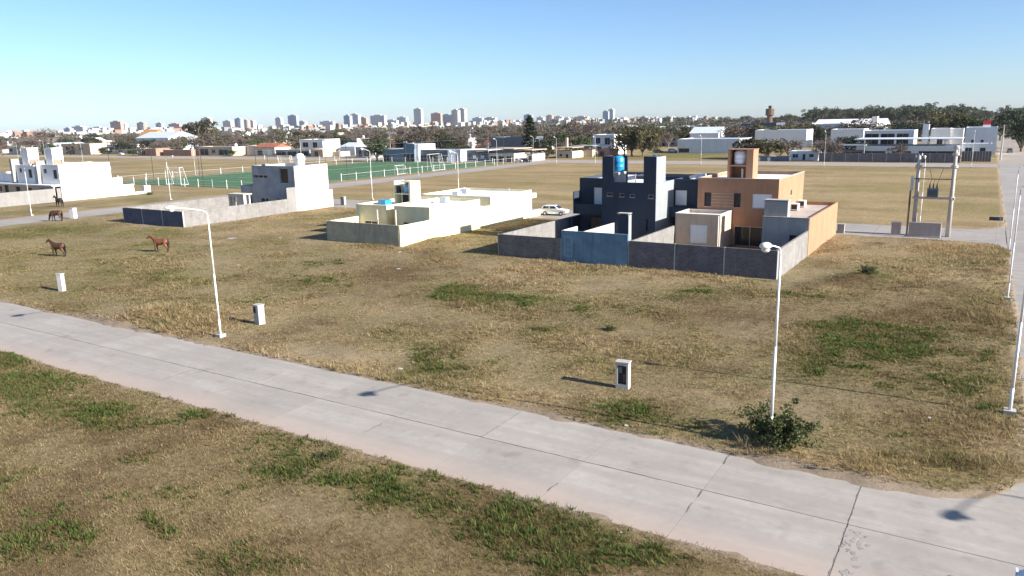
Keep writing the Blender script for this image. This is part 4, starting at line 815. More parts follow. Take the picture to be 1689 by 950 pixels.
def horse(label, xy, deg, mat, graze=False, step=0.0, s=1.0):
    r = thing('horse', label, 'horse', (xy[0], xy[1], ground_z(*xy)), R_(deg)); r.scale = (s, s, s)
    J = [((-.72, 0, 1.22), .27), ((-.35, 0, 1.22), .30), ((.08, 0, 1.16), .325), ((.46, 0, 1.18), .28)]
    if graze: nk = [((.72, 0, 1.18), .20), ((.98, 0, .92), .15), ((1.16, 0, .62), .12), ((1.24, 0, .38), .105), ((1.30, 0, .12), .07)]
    else: nk = [((.68, 0, 1.38), .20), ((.90, 0, 1.62), .15), ((1.06, 0, 1.80), .115), ((1.27, 0, 1.70), .10), ((1.47, 0, 1.52), .07)]
    V = [p for p, _ in J+nk]
    mb = MB()
    def loft(rings, n=12):      # rings: (centre, half height, half width, tilt); closed tube
        vs = []; fs = []
        for (c, hh, hw, ti) in rings:
            for k in range(n):
                a = 2*math.pi*k/n; u = math.sin(a)*hh; vs.append((c[0]-math.sin(ti)*u, c[1]+math.cos(a)*hw, c[2]+math.cos(ti)*u))
        for k in range(len(rings)-1):
            for q in range(n): fs.append((k*n+q, k*n+(q+1) % n, (k+1)*n+(q+1) % n, (k+1)*n+q))
        fs += [tuple(range(n))[::-1], tuple(range((len(rings)-1)*n, len(rings)*n))]; mb.add(vs, fs)
    loft([((-.93, 0, 1.22), .10, .08, 0), ((-.85, 0, 1.22), .25, .21, 0), ((-.62, 0, 1.24), .34, .29, 0), ((-.30, 0, 1.19), .345, .30, 0), ((.05, 0, 1.14), .365, .32, 0), ((.35, 0, 1.16), .37, .29, 0), ((.58, 0, 1.20), .33, .24, 0), ((.76, 0, 1.22), .2, .15, 0)])
    if graze:
        loft([((.50, 0, 1.28), .26, .16, -.5), ((.80, 0, 1.12), .22, .13, -.7), ((1.02, 0, .82), .17, .10, -.9), ((1.16, 0, .55), .14, .09, -1.1)]); loft([((1.10, 0, .66), .12, .08, -1.1), ((1.20, 0, .46), .15, .095, -1.2), ((1.27, 0, .25), .10, .07, -1.3), ((1.31, 0, .08), .07, .06, -1.3)])
    else:
        loft([((.42, 0, 1.34), .27, .16, .5), ((.70, 0, 1.48), .235, .13, .7), ((.93, 0, 1.70), .18, .10, .75), ((1.08, 0, 1.88), .12, .09, .8)]); loft([((1.00, 0, 1.84), .10, .08, -.5), ((1.12, 0, 1.80), .15, .10, -.55), ((1.32, 0, 1.68), .11, .075, -.6), ((1.50, 0, 1.54), .075, .065, -.6), ((1.55, 0, 1.50), .05, .05, -.6)])
    hx, hz = (1.10, .74) if graze else (1.04, 1.90)
    for sg in (-1, 1): mb.cyl((hx, sg*.06, hz), (hx+(.0 if not graze else -.08), sg*.09, hz+.2), .045, .018, 6)
    for k, sg in enumerate((-1, 1)):
        d = step*(1 if k else -1)
        def leg(pts):
            for (p0, r0), (p1, r1) in zip(pts[:-1], pts[1:]): mb.cyl(p0, p1, r0, r1, 10)
        leg([((.50, sg*.15, 1.15), .17), ((.50, sg*.16, .86), .125), ((.53+d*.5, sg*.15, .50), .078), ((.515+d, sg*.15, .20), .056), ((.53+d, sg*.15, .10), .07), ((.55+d, sg*.15, .0), .085)])
        leg([((-.62, sg*.16, 1.2), .24), ((-.60, sg*.17, .92), .19), ((-.86-d*.5, sg*.16, .54), .085), ((-.84-d, sg*.16, .20), .06), ((-.82-d, sg*.16, .10), .07), ((-.79-d, sg*.16, .0), .085)])
    b = mb.build('body', mat, r); rm = b.modifiers.new('remesh', 'REMESH'); rm.mode = 'VOXEL'; rm.voxel_size = .03; rm.use_smooth_shade = True
    b.modifiers.new('smooth', 'SMOOTH').iterations = 4
    mb = MB(); p = [V[len(J)+i] for i in range(3)]; rr = [.2, .15, .115]
    for i in range(2):
        for k in range(5):
            t0 = k/5; a = [p[i][j]*(1-t0)+p[i+1][j]*t0 for j in range(3)]; q = rr[i]*(1-t0)+rr[i+1]*t0; nx_, nz_ = (-.6, .8) if not graze else (.5, .86)
            c0 = Vector((a[0]+nx_*q*1.05, 0, a[2]+nz_*q*1.0)); mb.cyl(c0, c0+Vector((-.05, .11, -.22)), .07, .02, 6); mb.cyl(c0, c0+Vector((-.05, -.09, -.18)), .06, .02, 6)
    mb.build('mane', M_MANE, r, True)
    mb = MB(); pts = [(-.86, 0, 1.44), (-.98, 0, 1.36), (-1.04, 0, 1.0), (-1.0, 0, .48)]; q = [.05, .065, .085, .03]
    for a, b_, r0, r1 in zip(pts[:-1], pts[1:], q[:-1], q[1:]): mb.cyl(a, b_, r0, r1, 8)
    mb.build('tail', M_MANE, r, True); return r
M_BAY = horse_mat('bay_coat', (.15, .056, .022), (.02, .013, .01)); M_CHEST = horse_mat('chestnut_coat', (.075, .028, .014), (.022, .013, .01)); M_DKB = horse_mat('dark_brown_coat', (.028, .016, .012), (.014, .01, .008))
horse('light bay horse with black tail standing nearest the navy wall', (-77.7, 50.2), 205, M_BAY, step=.05)
horse('chestnut horse standing with head up above the white meter pillar', (-86.0, 43.4), 197, M_CHEST, step=.06, s=.98)
horse('dark brown horse grazing beside the street and a white meter pillar', (-120.3, 61.2), 200, M_CHEST, graze=True, step=.08, s=1.08)
horse('nearly black horse in front of the raw cement wall of the white houses', (-143.0, 73.6), 185, M_DKB, step=.05, s=1.05)

# ------------------------------------------------------------------ plants
def leaf_mesh(name, cents, per, spread, size, mat, seed, flat=.0, stretch=1.0):
    R = np.random.default_rng(seed); cents = np.array(cents, float); n = len(cents)*per
    c = np.repeat(cents[:, :3], per, 0); sp = np.repeat(cents[:, 3] if cents.shape[1] > 3 else np.full(len(cents), spread), per)
    d = R.normal(0, 1, (n, 3)); d /= np.linalg.norm(d, axis=1, keepdims=True)+1e-9; rad = sp*R.uniform(.25, 1.0, n)**.5; P = c+d*rad[:, None]*np.array([1, 1, .8])
    a = R.normal(0, 1, (n, 3)); a[:, 2] *= (1-flat); a /= np.linalg.norm(a, axis=1, keepdims=True); b = np.cross(a, R.normal(0, 1, (n, 3))); b /= np.linalg.norm(b, axis=1, keepdims=True)+1e-9
    s = size*R.uniform(.55, 1.35, (n, 1)); a = a*s*stretch; b = b*s*.55
    co = np.stack([P-a, P+b*.9, P+a, P-b*.9], 1).reshape(-1, 3)
    me = bpy.data.meshes.new(name); me.vertices.add(n*4); me.vertices.foreach_set('co', co.ravel()); me.loops.add(n*4); me.loops.foreach_set('vertex_index', np.arange(n*4, dtype=np.int32))
    me.polygons.add(n); me.polygons.foreach_set('loop_start', np.arange(0, n*4, 4, dtype=np.int32)); me.update(); me.materials.append(mat); return me
def limbs(mb, p, d, L, r, depth, rnd, tips, split=3, shrink=.68):
    q = p+d*L; mb.cyl(p, q, r, r*.65, 5 if depth < 2 else 7, cap=False)
    if depth == 0: tips.append(q); return
    for k in range(split):
        nd = (d+Vector((rnd.gauss(0, .55), rnd.gauss(0, .55), rnd.gauss(.08, .3)))).normalized(); limbs(mb, p+d*L*rnd.uniform(.6, 1), nd, L*shrink*rnd.uniform(.75, 1.2), r*.6, depth-1, rnd, tips, split, shrink)
M_F_OLIVE = foliage('olive_leaves', (.080, .078, .030)); M_F_GREEN = foliage('green_leaves', (.050, .080, .024)); M_F_DARK = foliage('dark_evergreen', (.026, .040, .018)); M_F_YELLOW = foliage('yellow_green_leaves', (.20, .175, .05)); M_F_EUC = foliage('eucalyptus_leaves', (.062, .075, .042)); M_TWIG = foliage('bare_twigs', (.115, .094, .085), var=.35, rand=.2, trans=0); M_F_DRY = foliage('dry_grey_crown', (.098, .083, .062), var=.35)
def tree_proto(kind, seed):
    rnd = random.Random(seed); mb = MB(); tips = []
    if kind == 'conifer':
        mb.cyl((0, 0, -.2), (0, 0, 17.5), .32, .03, 8); cs = []
        for k in range(46):
            z = 1.8+15.8*(k/46)**.95; rr = (1-(z/18.3)**1.3)*3.0+.25; a = k*2.399
            for q in (.35, .75, 1.0): cs.append((math.cos(a)*rr*q, math.sin(a)*rr*q, z-.35*q, .55))
        return mb.mesh('trunk', M_BARK), leaf_mesh('crown', cs, 26, .7, .36, M_F_DARK, seed, stretch=1.3)
    if kind == 'palm': pass
    H_, W_, th = {'bare': (7.5, 3.6, 1.3), 'olive': (6.5, 3.6, .9), 'green': (6.5, 3.4, .9), 'dark': (7.0, 3.2, .6), 'yellow': (5.5, 3.0, .8), 'euc': (17, 5.0, 4.5), 'dry': (7.5, 3.8, 1.1)}[kind]
    L = (H_-th)*.42; limbs(mb, Vector((0, 0, -.2)), Vector((rnd.gauss(0, .05), rnd.gauss(0, .05), 1)).normalized(), th+.3, .24 if H_ < 10 else .4, 0, rnd, [])
    for k in range(6):
        a = k*1.05+rnd.uniform(-.3, .3); limbs(mb, Vector((0, 0, th*rnd.uniform(.8, 1.05))), Vector((math.cos(a)*rnd.uniform(.35, .9), math.sin(a)*rnd.uniform(.35, .9), 1)).normalized(), L, .13 if H_ < 10 else .2, 2, rnd, tips, 2, .7)
    if kind in ('bare',):
        cs = [(t.x, t.y, t.z, rnd.uniform(.6, 1.1)) for t in tips]+[(t.x*.7, t.y*.7, t.z*.85+.4, .9) for t in tips[::2]]+[(t.x*.95, t.y*.95, t.z*.65, .9) for t in tips[::2]]
        R = np.random.default_rng(seed); n = len(cs)*42; me = bpy.data.meshes.new('crown'); c = np.repeat(np.array(cs), 42, 0); d = R.normal(0, 1, (n, 3)); d /= np.linalg.norm(d, axis=1, keepdims=True)
        p = c[:, :3]+d*(c[:, 3:4]*R.uniform(0, .7, (n, 1))); out = d*.7+np.array([0, 0, .45])+R.normal(0, .35, (n, 3)); L2 = R.uniform(.4, 1.0, (n, 1)); w2 = np.cross(out, R.normal(0, 1, (n, 3))); w2 = w2/(np.linalg.norm(w2, axis=1, keepdims=True)+1e-9)*.045
        co = np.stack([p-w2, p+w2, p+out*L2], 1).reshape(-1, 3); me.vertices.add(n*3); me.vertices.foreach_set('co', co.ravel()); me.loops.add(n*3); me.loops.foreach_set('vertex_index', np.arange(n*3, dtype=np.int32)); me.polygons.add(n); me.polygons.foreach_set('loop_start', np.arange(0, n*3, 3, dtype=np.int32)); me.update(); me.materials.append(M_TWIG)
        return mb.mesh('trunk', M_BARKG), me
    cs = [(t.x, t.y, t.z, rnd.uniform(.55, 1.15)*(1.5 if kind == 'euc' else 1)) for t in tips]+[(t.x*.6, t.y*.6, th+(t.z-th)*.75, 1.0) for t in tips[::3]]+[(t.x*.95, t.y*.95, th+(t.z-th)*rnd.uniform(.3, .7), 1.0) for t in tips[::2]]
    mat = {'olive': M_F_OLIVE, 'green': M_F_GREEN, 'dark': M_F_DARK, 'yellow': M_F_YELLOW, 'euc': M_F_EUC, 'dry': M_F_DRY}[kind]
    return mb.mesh('trunk', M_BARKG if kind in ('euc', 'dry') else M_BARK), leaf_mesh('crown', cs, 44 if kind != 'dry' else 30, 1, .26 if kind != 'euc' else .42, mat, seed)
TP = {k: [tree_proto(k, 100+17*i+hash_) for i in range(n)] for k, n, hash_ in (('bare', 4, 1), ('olive', 3, 2), ('green', 3, 3), ('dark', 2, 4), ('yellow', 2, 5), ('euc', 3, 6), ('dry', 3, 7), ('conifer', 1, 8))}
TH = {'bare': 8.0, 'olive': 6.8, 'green': 6.8, 'dark': 7.2, 'yellow': 5.8, 'euc': 17.5, 'dry': 7.8, 'conifer': 18.0}
for k in TP:      # measured crown tops
    TH[k] = float(np.mean([max(v.co.z for v in cr.vertices) for _, cr in TP[k]]))
TLAB = {'bare': ('bare_tree', 'leafless grey-brown winter tree among the far houses', 'leafless winter trees in the suburb'), 'olive': ('olive_tree', 'round olive-green tree among the far houses', 'olive-green trees in the suburb'), 'green': ('green_tree', 'mid-green leafy tree among the far houses', 'green trees in the suburb'),
        'dark': ('evergreen_tree', 'dark dense evergreen tree among the far houses', 'dark evergreens in the suburb'), 'yellow': ('yellow_tree', 'small yellow-green autumn tree among the far houses', 'yellow-green trees in the suburb'), 'euc': ('eucalyptus_tree', 'tall grey-green eucalyptus in the belt on the horizon', 'eucalyptus belt on the horizon'), 'dry': ('dry_tree', 'thin-leaved brownish grey tree among the far houses', 'brownish trees in the suburb')}
def tree(kind, x, y, h, label=None, wid=1.0, name=None, cat='tree'):
    tr_, cr = rng.choice(TP[kind]); nm, lab, grp = TLAB.get(kind, ('conifer_tree', label, None))
    sec = sector(x, y); r = thing(name or nm, label or lab.replace('among the far houses', sec).replace('in the belt on the horizon', 'standing '+sec), cat, (x, y, 0), rng.uniform(0, 6.28), None if label else grp.replace('in the suburb', sec).replace('on the horizon', sec)); s = h/TH[kind]; r.scale = (s*wid, s*wid, s)
    for nm2, me in (('trunk', tr_), ('crown', cr)):
        o = bpy.data.objects.new(nm2, me); col.objects.link(o); o.parent = r
    return r
def tree_px(kind, px, ytop, ybase, label=None, wid=1.0):
    g = G(px, ybase); h = PY(px, ytop, g[1])[2]; return tree(kind, g[0], g[1], max(2.0, h), label, wid)

# near bush around the street lamp
bs = thing('bush', 'dense dark green bush growing round the foot of a street lamp', 'bush', (-6.15, 30.8, .03)); bs.scale = (1.22, 1.22, 1.15); rnd = random.Random(5); mb = MB(); cs = []
for k in range(46):
    a = rnd.uniform(0, 6.283); el = rnd.uniform(.12, 1.4); rr = rnd.choice((.55, .8, 1.0, 1.15, 1.35))*rnd.uniform(.85, 1.15)*(1+.2*math.cos(2*a+.7)); tip = Vector((math.cos(a)*math.cos(el)*rr*1.1, math.sin(a)*math.cos(el)*rr*1.1, .12+math.sin(el)*rr*1.05)); mb.cyl((0, 0, 0), tip, .018, .006, 5)
    cs.append((*tip, rnd.uniform(.12, .32))); cs.append((*(tip*.65), .26))
mb.build('stem', M_BARK, bs); o = bpy.data.objects.new('foliage', leaf_mesh('foliage', cs, 60, .3, .060, foliage('bush_leaves', (.082, .108, .030), var=.5), 5)); col.objects.link(o); o.parent = bs
for i, (px, py, s, lab) in enumerate(((1008, 548, .32, 'small round dark green weed bush in the middle of the lot'), (550, 758, .30, 'small leafy weed clump at the verge below the road'), (1430, 460, .62, 'low dark green shrub on the earth mound by the grey wall'))):
    c = G(px, py); b2 = thing('shrub', lab, 'shrub', (c[0], c[1], ground_z(c[0], c[1])-.02), i*1.3); b2.scale = (s*1.1, s*1.1, s*.8)
    for ch in bs.children:
        k = ch.copy(); col.objects.link(k); k.parent = b2
for i, (px, py, s) in enumerate(((180, 318, .9), (243, 322, .6))):
    c = G(px+5, py); b2 = thing('shrub', ('small green shrub by the white gate pillar', 'young green shrub on the street edge past the white gate pillar')[i], 'shrub', (c[0], c[1], 0), i); b2.scale = (s,)*3
    for ch in bs.children:
        k = ch.copy(); col.objects.link(k); k.parent = b2

# ------------------------------------------------------------------ litter
M_PAPER = plain('paper_litter', (.40, .40, .39), .7); M_BAG = plain('black_bag', (.012, .014, .03), .4)
def litter(px, py, w_, mat, label, cat, seed, h=.055):
    c = G(px, py); rnd = random.Random(seed); mb = MB((c[0], c[1], ground_z(c[0], c[1]))); n = 9; o = mb.o; prof = [(.7, -.02), (1, .25), (.85, .6), (.4, 1.0)]; vs = []; fs = []
    for (r, z) in prof:
        for k in range(n): a = 6.283*k/n; q = r*w_/2*rnd.uniform(.35, 1.25); vs.append((o[0]+q*math.cos(a), o[1]+q*.7*math.sin(a), o[2]+z*h*rnd.uniform(.7, 1.3)))
    for j in range(3):
        for k in range(n): fs.append((j*n+k, j*n+(k+1) % n, (j+1)*n+(k+1) % n, (j+1)*n+k))
    fs.append(tuple(range(3*n, 4*n))); mb.add(vs, fs); tag(mb.build('rubbish_bag' if mat is M_BAG else 'litter', mat), label, cat)
for i, a in enumerate(((1031, 704, .32, M_PAPER, 'crumpled white paper at the road edge below the open meter pillar', 'litter'), (1597, 640, .75, M_BAG, 'dark rubbish bag lying in the weeds by the side street', 'rubbish bag'), (660, 610, .35, M_PAPER, 'pale litter near the road edge in the weeds', 'litter'), (659, 417, .9, M_PAPER, 'pale rubble scrap below the corner of the cream wall', 'litter'), (657, 445, .7, M_PAPER, 'white plastic scrap on the burnt patch of grass', 'litter'), (382, 395, 1.5, M_PAPER, 'long white plastic sheet below the pale cement wall', 'litter'), (393, 438, .6, M_GREYPL, 'grey lump lying alone in the open grass', 'litter'), (1024, 883, .16, M_PAPER, 'small white scrap on the verge weeds', 'litter'), (240, 375, 2.2, M_CEMENT, 'spilled pale cement at the foot of the navy wall', 'litter'), (462, 393, .7, M_PAPER, 'white bag in the grass strip by the pale wall', 'litter'), (1532, 692, .18, M_PAPER, 'tiny white scrap in the straw', 'litter'))): litter(*a, 40+i)

# ------------------------------------------------------------------ sports pitch
PX0, PX1, PYA, PYB = -193.0, -136.0, 113.5, 214.0
m, nt, b = nodes('artificial_turf'); p = gpos(nt); f = noise(nt, p, .5, 4); br = ramp(nt, f, [(.3, (.036, .10, .034)), (.7, (.052, .135, .048))]); nt.links.new(br, b.inputs['Base Color']); b.inputs['Roughness'].default_value = .9
pt = MB().box(PX0, PX1, PYA, PYB, -.3, .16).build('sports_pitch', m); tag(pt, kind='structure')
M_LINE = plain('pitch_paint', (.55, .60, .56), .9)
mb = MB()
for (a, b_, c, d) in ((PX0+2, PX1-2, PYA+2, PYA+2.12), (PX0+2, PX1-2, PYB-2.12, PYB-2), (PX0+2, PX0+2.12, PYA+2.12, PYB-2.12), (PX1-2.12, PX1-2, PYA+2.12, PYB-2.12), (PX0+2.12, PX1-2.12, 163.5, 163.62), (PX0+2.12, PX1-2.12, 138.5, 138.62), (PX0+2.12, PX1-2.12, 188.5, 188.62)): mb.box(a, b_, c, d, .161, .166)
mb.build('painted_line', M_LINE, pt)
def rail_fence(label, pts, h=2.0):
    r = thing('rail_fence', label, 'fence', (pts[0][0], pts[0][1], 0)); o = r.location
    for (x, y) in pts: MB(o).box(x-.06, x+.06, y-.06, y+.06, -.1, h).build('post', M_METALW, r)
    mb = MB(o)
    for a, b_ in zip(pts[:-1], pts[1:]): mb.cyl((*a, h-.35), (*b_, h-.35), .022, .022, 5)
    mb.build('rail', M_METALW, r); mb = MB(o)
    for z in (.5, 1.0):
        for a, b_ in zip(pts[:-1], pts[1:]): mb.cyl((*a, z), (*b_, z), .012, .012, 3)
    mb.build('wire', M_ALU, r)
rail_fence('white post and rail fence along the street side of the green pitch', [(-134.6, 137+5.3*i) for i in range(18)])
rail_fence('white post fence across the near end of the green pitch', [(-192+5.1*i, 112.4) for i in range(12)])
rail_fence('white post fence along the far side of the green pitch', [(-194.5, 116+8*i) for i in range(13)], 1.9)
rail_fence('white post fence across the far end of the green pitch', [(-192+6.3*i, 215.5) for i in range(9)], 1.8)
rail_fence('white post fence of the dry field beyond the green pitch', [(-262+9*i, 222-.8*i) for i in range(9)], 1.9)
def goal(label, x, y, w_, h, d, along='x', z=.16):
    r = thing('goal', label, 'goal', (x, y, z)); rr = .06; P = (lambda u, v, q: (u, v, q)) if along == 'x' else (lambda u, v, q: (v, u, q))
    mb = MB(); mb.cyl(P(-w_/2, 0, 0), P(-w_/2, 0, h), rr, rr, 8); mb.cyl(P(w_/2, 0, 0), P(w_/2, 0, h), rr, rr, 8); mb.cyl(P(-w_/2-rr, 0, h), P(w_/2+rr, 0, h), rr, rr, 8); mb.build('frame', M_METALW, r)
    mb = MB()
    for s in (-1, 1): mb.cyl(P(s*w_/2, 0, h), P(s*w_/2, d*.45, h), .04, .04, 6); mb.cyl(P(s*w_/2, d*.45, h), P(s*w_/2, d, 0), .04, .04, 6); mb.cyl(P(s*w_/2, 0, .04), P(s*w_/2, d, .04), .05, .05, 6)
    mb.cyl(P(-w_/2, d, .05), P(w_/2, d, .05), .05, .05, 6); mb.build('stay', M_METALW, r)
    mb = MB(); n = int(w_/.6)
    for k in range(1, n): u = -w_/2+w_*k/n; mb.cyl(P(u, 0, h), P(u, d*.45, h), .008, .008, 3); mb.cyl(P(u, d*.45, h), P(u, d, .05), .008, .008, 3)
    for k in range(1, 6): q = k/6; mb.cyl(P(-w_/2, d*.45+d*.55*q, h*(1-q)), P(w_/2, d*.45+d*.55*q, h*(1-q)), .008, .008, 3)
    mb.build('net', M_METALW, r); return r
goal('tall white goal frame at the near end of the green pitch', -168.8, 114.6, 5.8, 4.2, 2.0); goal('small white goal beside the street fence of the pitch', -137.2, 162, 3.9, 2.3, 1.2, 'y'); goal('tall white goal frame at the street side of the far pitch half', -138.0, 178.5, 5.8, 4.6, 1.8, 'y'); goal('white goal frame at the far end of the green pitch', -158, 211, 5.5, 2.6, 1.5)
goal('lone white goal on the dry field beyond the pitch', -262, 150, 6.5, 2.5, 1.5, 'y', .05); goal('second white goal on the dry field near the dirt street', -232, 206, 6.5, 2.5, 1.5, 'x', .05)
NP = [(-192.5, 113), (-174, 112.9), (-155, 112.9), (-136.3, 113), (-193.5, 140), (-193.5, 165), (-193.5, 190), (-135.4, 140), (-135.4, 163), (-135.4, 188), (-135.4, 213), (-193.5, 214), (-164, 215)]
def net_pole(i, x, y):
    r = thing('net_pole', 'tall thin dark pole carrying the ball net round the green pitch', 'pole', (x, y, 0), 0, 'ball net poles round the pitch'); MB(r.location).cyl((x, y, -.1), (x, y, 8.8), .08, .06, 8).build('shaft', M_RUST, r)
    if i in (0, 4, 6, 8, 10): MB(r.location).box(x-.6, x+.6, y-.12, y+.12, 8.5, 8.95).build('floodlight', M_ALU, r)
for i, (x, y) in enumerate(NP): net_pole(i, x, y)
nw = MB()
for a, b_ in ((0, 1), (1, 2), (2, 3), (0, 4), (4, 5), (5, 6), (6, 11), (3, 7), (7, 8), (8, 9), (9, 10)):
    for z in (8.5, 5.6, 3.0): nw.cyl((*NP[a], z), (*NP[b_], z), .012, .012, 3)
tag(nw.build('net_cable', M_ALU), 'thin horizontal cables of the ball net round the green pitch', 'cable')

# ------------------------------------------------------------------ suburb: houses read from the photograph
HUSED = []
def hp(x0, x1, yt, yb, d, mat, label, roof=M_ROOFW, ops=(), Y=None, kind='flat', cat='house', name='house', t=.3, rmat=None):
    xm = (x0+x1)/2; Y = G(xm, yb)[1] if Y is None else Y; a = PY(x0, yb, Y)[0]; b_ = PY(x1, yb, Y)[0]; h = PY(xm, yt, Y)[2]; d = min(d, 40)
    r = thing(name, label, cat, ((a+b_)/2, Y+d/2, 0)); W_ = b_-a; HUSED.append((a, b_, Y, Y+d))
    hs = [(a+W_*u0, a+W_*u1, max(.05, h*v0), h*v1) for (u0, u1, v0, v1, k) in ops]
    hw = h if kind == 'flat' else h*.68
    hs = [(p, q, v0*(hw/h), v1*(hw/h)) for (p, q, v0, v1) in hs]
    vol(r, a, b_, Y, Y+d, hw, mat, front=hs, roof=roof, t=t, drop=.25)
    for q, o_ in zip(hs, ops):
        k = o_[4]
        if k == 'door': door(r, Y, *q, M_WOOD, t)
        else: win(r, 'y', Y, *q, kind=k, t=t, mull=1 if q[1]-q[0] > 1.5 else 0)
    if kind == 'gable':
        e = .4; ym = Y+d/2; mb = MB(r.location); z = hw+.02
        mb.add([(a-e, Y-e, z), (b_+e, Y-e, z), (b_+e, ym, h), (a-e, ym, h), (b_+e, Y+d+e, z), (a-e, Y+d+e, z), (a-e, Y-e, z+.15), (b_+e, Y-e, z+.15), (b_+e, ym, h+.15), (a-e, ym, h+.15), (b_+e, Y+d+e, z+.15), (a-e, Y+d+e, z+.15)], [(0, 1, 2, 3), (3, 2, 4, 5), (6, 9, 8, 7), (9, 11, 10, 8), (0, 6, 7, 1), (5, 4, 10, 11), (0, 3, 9, 6), (3, 5, 11, 9), (1, 7, 8, 2), (2, 8, 10, 4)])
        mb.add([(b_-.02, Y+.02, hw), (b_-.02, Y+d-.02, hw), (b_-.02, ym, h-.05)], [(0, 1, 2)]); mb.add([(a+.02, Y+.02, hw), (a+.02, Y+d-.02, hw), (a+.02, ym, h-.05)], [(0, 2, 1)])
        mb.build('pitched_roof', rmat or M_REDTILE, r)
    elif kind == 'eave': MB(r.location).box(a-.6, b_+.6, Y-1.0, Y+d+.4, h+.004, h+.22).build('roof_slab', rmat or M_ROOFW, r)
    return r
Dk, Pn, Sh = 'dark', 'pane', 'shutter'
# left row
hp(15, 34, 241, 254, 9, M_OFFWHITE, 'pale flat house at the left end of the far row', ops=[(.1, .35, .3, .7, Dk)])
hp(103, 150, 237, 255, 10, M_BEIGE, 'wide beige flat house with a dark garage opening in the far row', ops=[(.15, .45, .05, .75, Dk), (.62, .74, .4, .75, Dk)])
hp(176, 226, 238, 252, 9, M_WHITE, 'long white low house with dark doorways beyond the dry field', ops=[(.05, .2, .05, .7, Dk), (.4, .55, .05, .7, Dk), (.7, .85, .3, .7, Dk)])
hp(228, 258, 245, 257, 8, M_BRICK, 'raw red brick house beyond the dry field', ops=[(.2, .4, .05, .7, Dk)])
hp(225, 278, 218, 236, 22, M_SHEET, 'wide pale metal shed with a pitched roof and dark open front', kind='gable', rmat=M_SHEET, ops=[(.08, .92, .05, .8, Dk)], Y=300, cat='shed', name='shed')
hp(229, 250, 214, 225, 14, M_BEIGE, 'house with an orange tiled roof behind the metal shed', kind='gable', rmat=plaster('orange_tile', (.50, .24, .07)), Y=345)
hp(270, 316, 247, 257, 6, M_BRICK, 'long low dark brick wall house beside the leafless trees')
hp(328, 384, 242, 257, 9, M_BEIGE, 'long beige house with a carport of dark bays', ops=[(.05, .3, .05, .75, Dk), (.4, .5, .3, .7, Dk), (.6, .9, .05, .7, Dk)])
hp(408, 424, 240, 256, 9, M_OFFWHITE, 'narrow cream house beside the red tiled roof')
hp(420, 454, 237, 257, 10, M_OFFWHITE, 'cream house with a red tiled roof beyond the pitch', kind='gable', ops=[(.15, .4, .1, .75, Dk), (.6, .85, .1, .75, Sh)])
hp(455, 511, 247, 258, 9, M_GREYPL, 'dark grey low shops with wide openings beyond the pitch', ops=[(.03, .3, .05, .8, Dk), (.36, .62, .05, .8, Dk), (.68, .96, .05, .8, Dk)], roof=M_ROOFG)
hp(496, 533, 230, 246, 12, M_WHITE, 'white two-storey modern house above the grey shops', ops=[(.1, .35, .45, .8, Dk), (.55, .75, .4, .8, Dk)], Y=275)
hp(513, 533, 246, 259, 8, M_BEIGE, 'small pinkish house at the end of the grey shops', ops=[(.3, .6, .1, .75, Dk)])
hp(536, 562, 250, 258, 6, M_OFFWHITE, 'low pale garden house behind the pitch')
hp(562, 586, 236, 256, 12, M_WHITE, 'white gabled shed behind the pitch', kind='gable', rmat=M_SHEET)
hp(587, 612, 242, 261, 10, M_GREYPL, 'dark grey flat house beside the clubhouse tree', ops=[(.2, .4, .1, .7, Dk)])
hp(632, 684, 246, 267, 12, M_SLATE, 'slate blue clubhouse with dark doorways at the end of the pitch', ops=[(.02, .2, .05, .6, Dk), (.68, .84, .05, .65, Dk), (.88, .98, .05, .65, Dk)], roof=M_SHEETD)
hp(666, 684, 237, 247, 6, M_SLATE, 'slate blue roof block rising over the clubhouse', Y=G(658, 267)[1]+.5)
hp(684.3, 691, 238, 267, 10, M_SHEET, 'pale narrow tower between the two clubhouse halves', ops=[(.2, .8, .1, .35, Dk)])
hp(691.3, 739, 247, 267, 12, M_SHEETD, 'dark fronted half of the clubhouse with wide shutters', ops=[(.04, .3, .05, .6, Dk), (.36, .62, .05, .6, Dk), (.68, .95, .05, .6, Dk)], roof=M_SHEET)
hp(739.3, 760, 247, 266, 10, M_SHEET, 'pale blue small house at the end of the clubhouse', ops=[(.1, .3, .3, .65, Dk), (.5, .68, .05, .65, Dk)])
hp(761, 806, 248, 265, 11, M_SHEETD, 'black fronted house with white window frames', ops=[(.08, .28, .1, .7, Dk), (.42, .55, .3, .75, Sh), (.7, .83, .3, .75, Sh)], kind='eave', rmat=M_ROOFW)
hp(807, 848, 246, 268, 11, M_OFFWHITE, 'pale house with a deep pergola porch of thin posts', ops=[(.05, .3, .05, .7, Dk), (.38, .62, .05, .7, Dk), (.7, .95, .05, .7, Dk)], kind='eave', rmat=M_BEIGE)
hp(810, 866, 226, 240, 16, M_SHEETD, 'long shed with a dark blue roof behind the pale houses', Y=285, roof=M_SHEETD, cat='shed', name='shed')
hp(850, 878, 248, 266, 9, M_GREYPL, 'grey house with a beige flat roof beside the tall conifer', ops=[(.05, .95, .05, .75, Dk)], kind='eave', rmat=M_BEIGE)
x = hp(917, 944, 244, 261, 9, M_OFFWHITE, 'cream house with a chimney and one window by the dirt street', ops=[(.2, .38, .3, .6, Dk), (.6, .75, .05, .6, Dk)], kind='eave', rmat=M_BEIGE); chimney(x, x.location[0]-2.0, x.location[0]-1.1, x.location[1], x.location[1]+1, 3, 7.2, M_BEIGE)
hp(945.5, 977, 241, 259, 9, M_BEIGE, 'blank beige walled house by the dirt street', kind='eave', rmat=M_GREYPL)
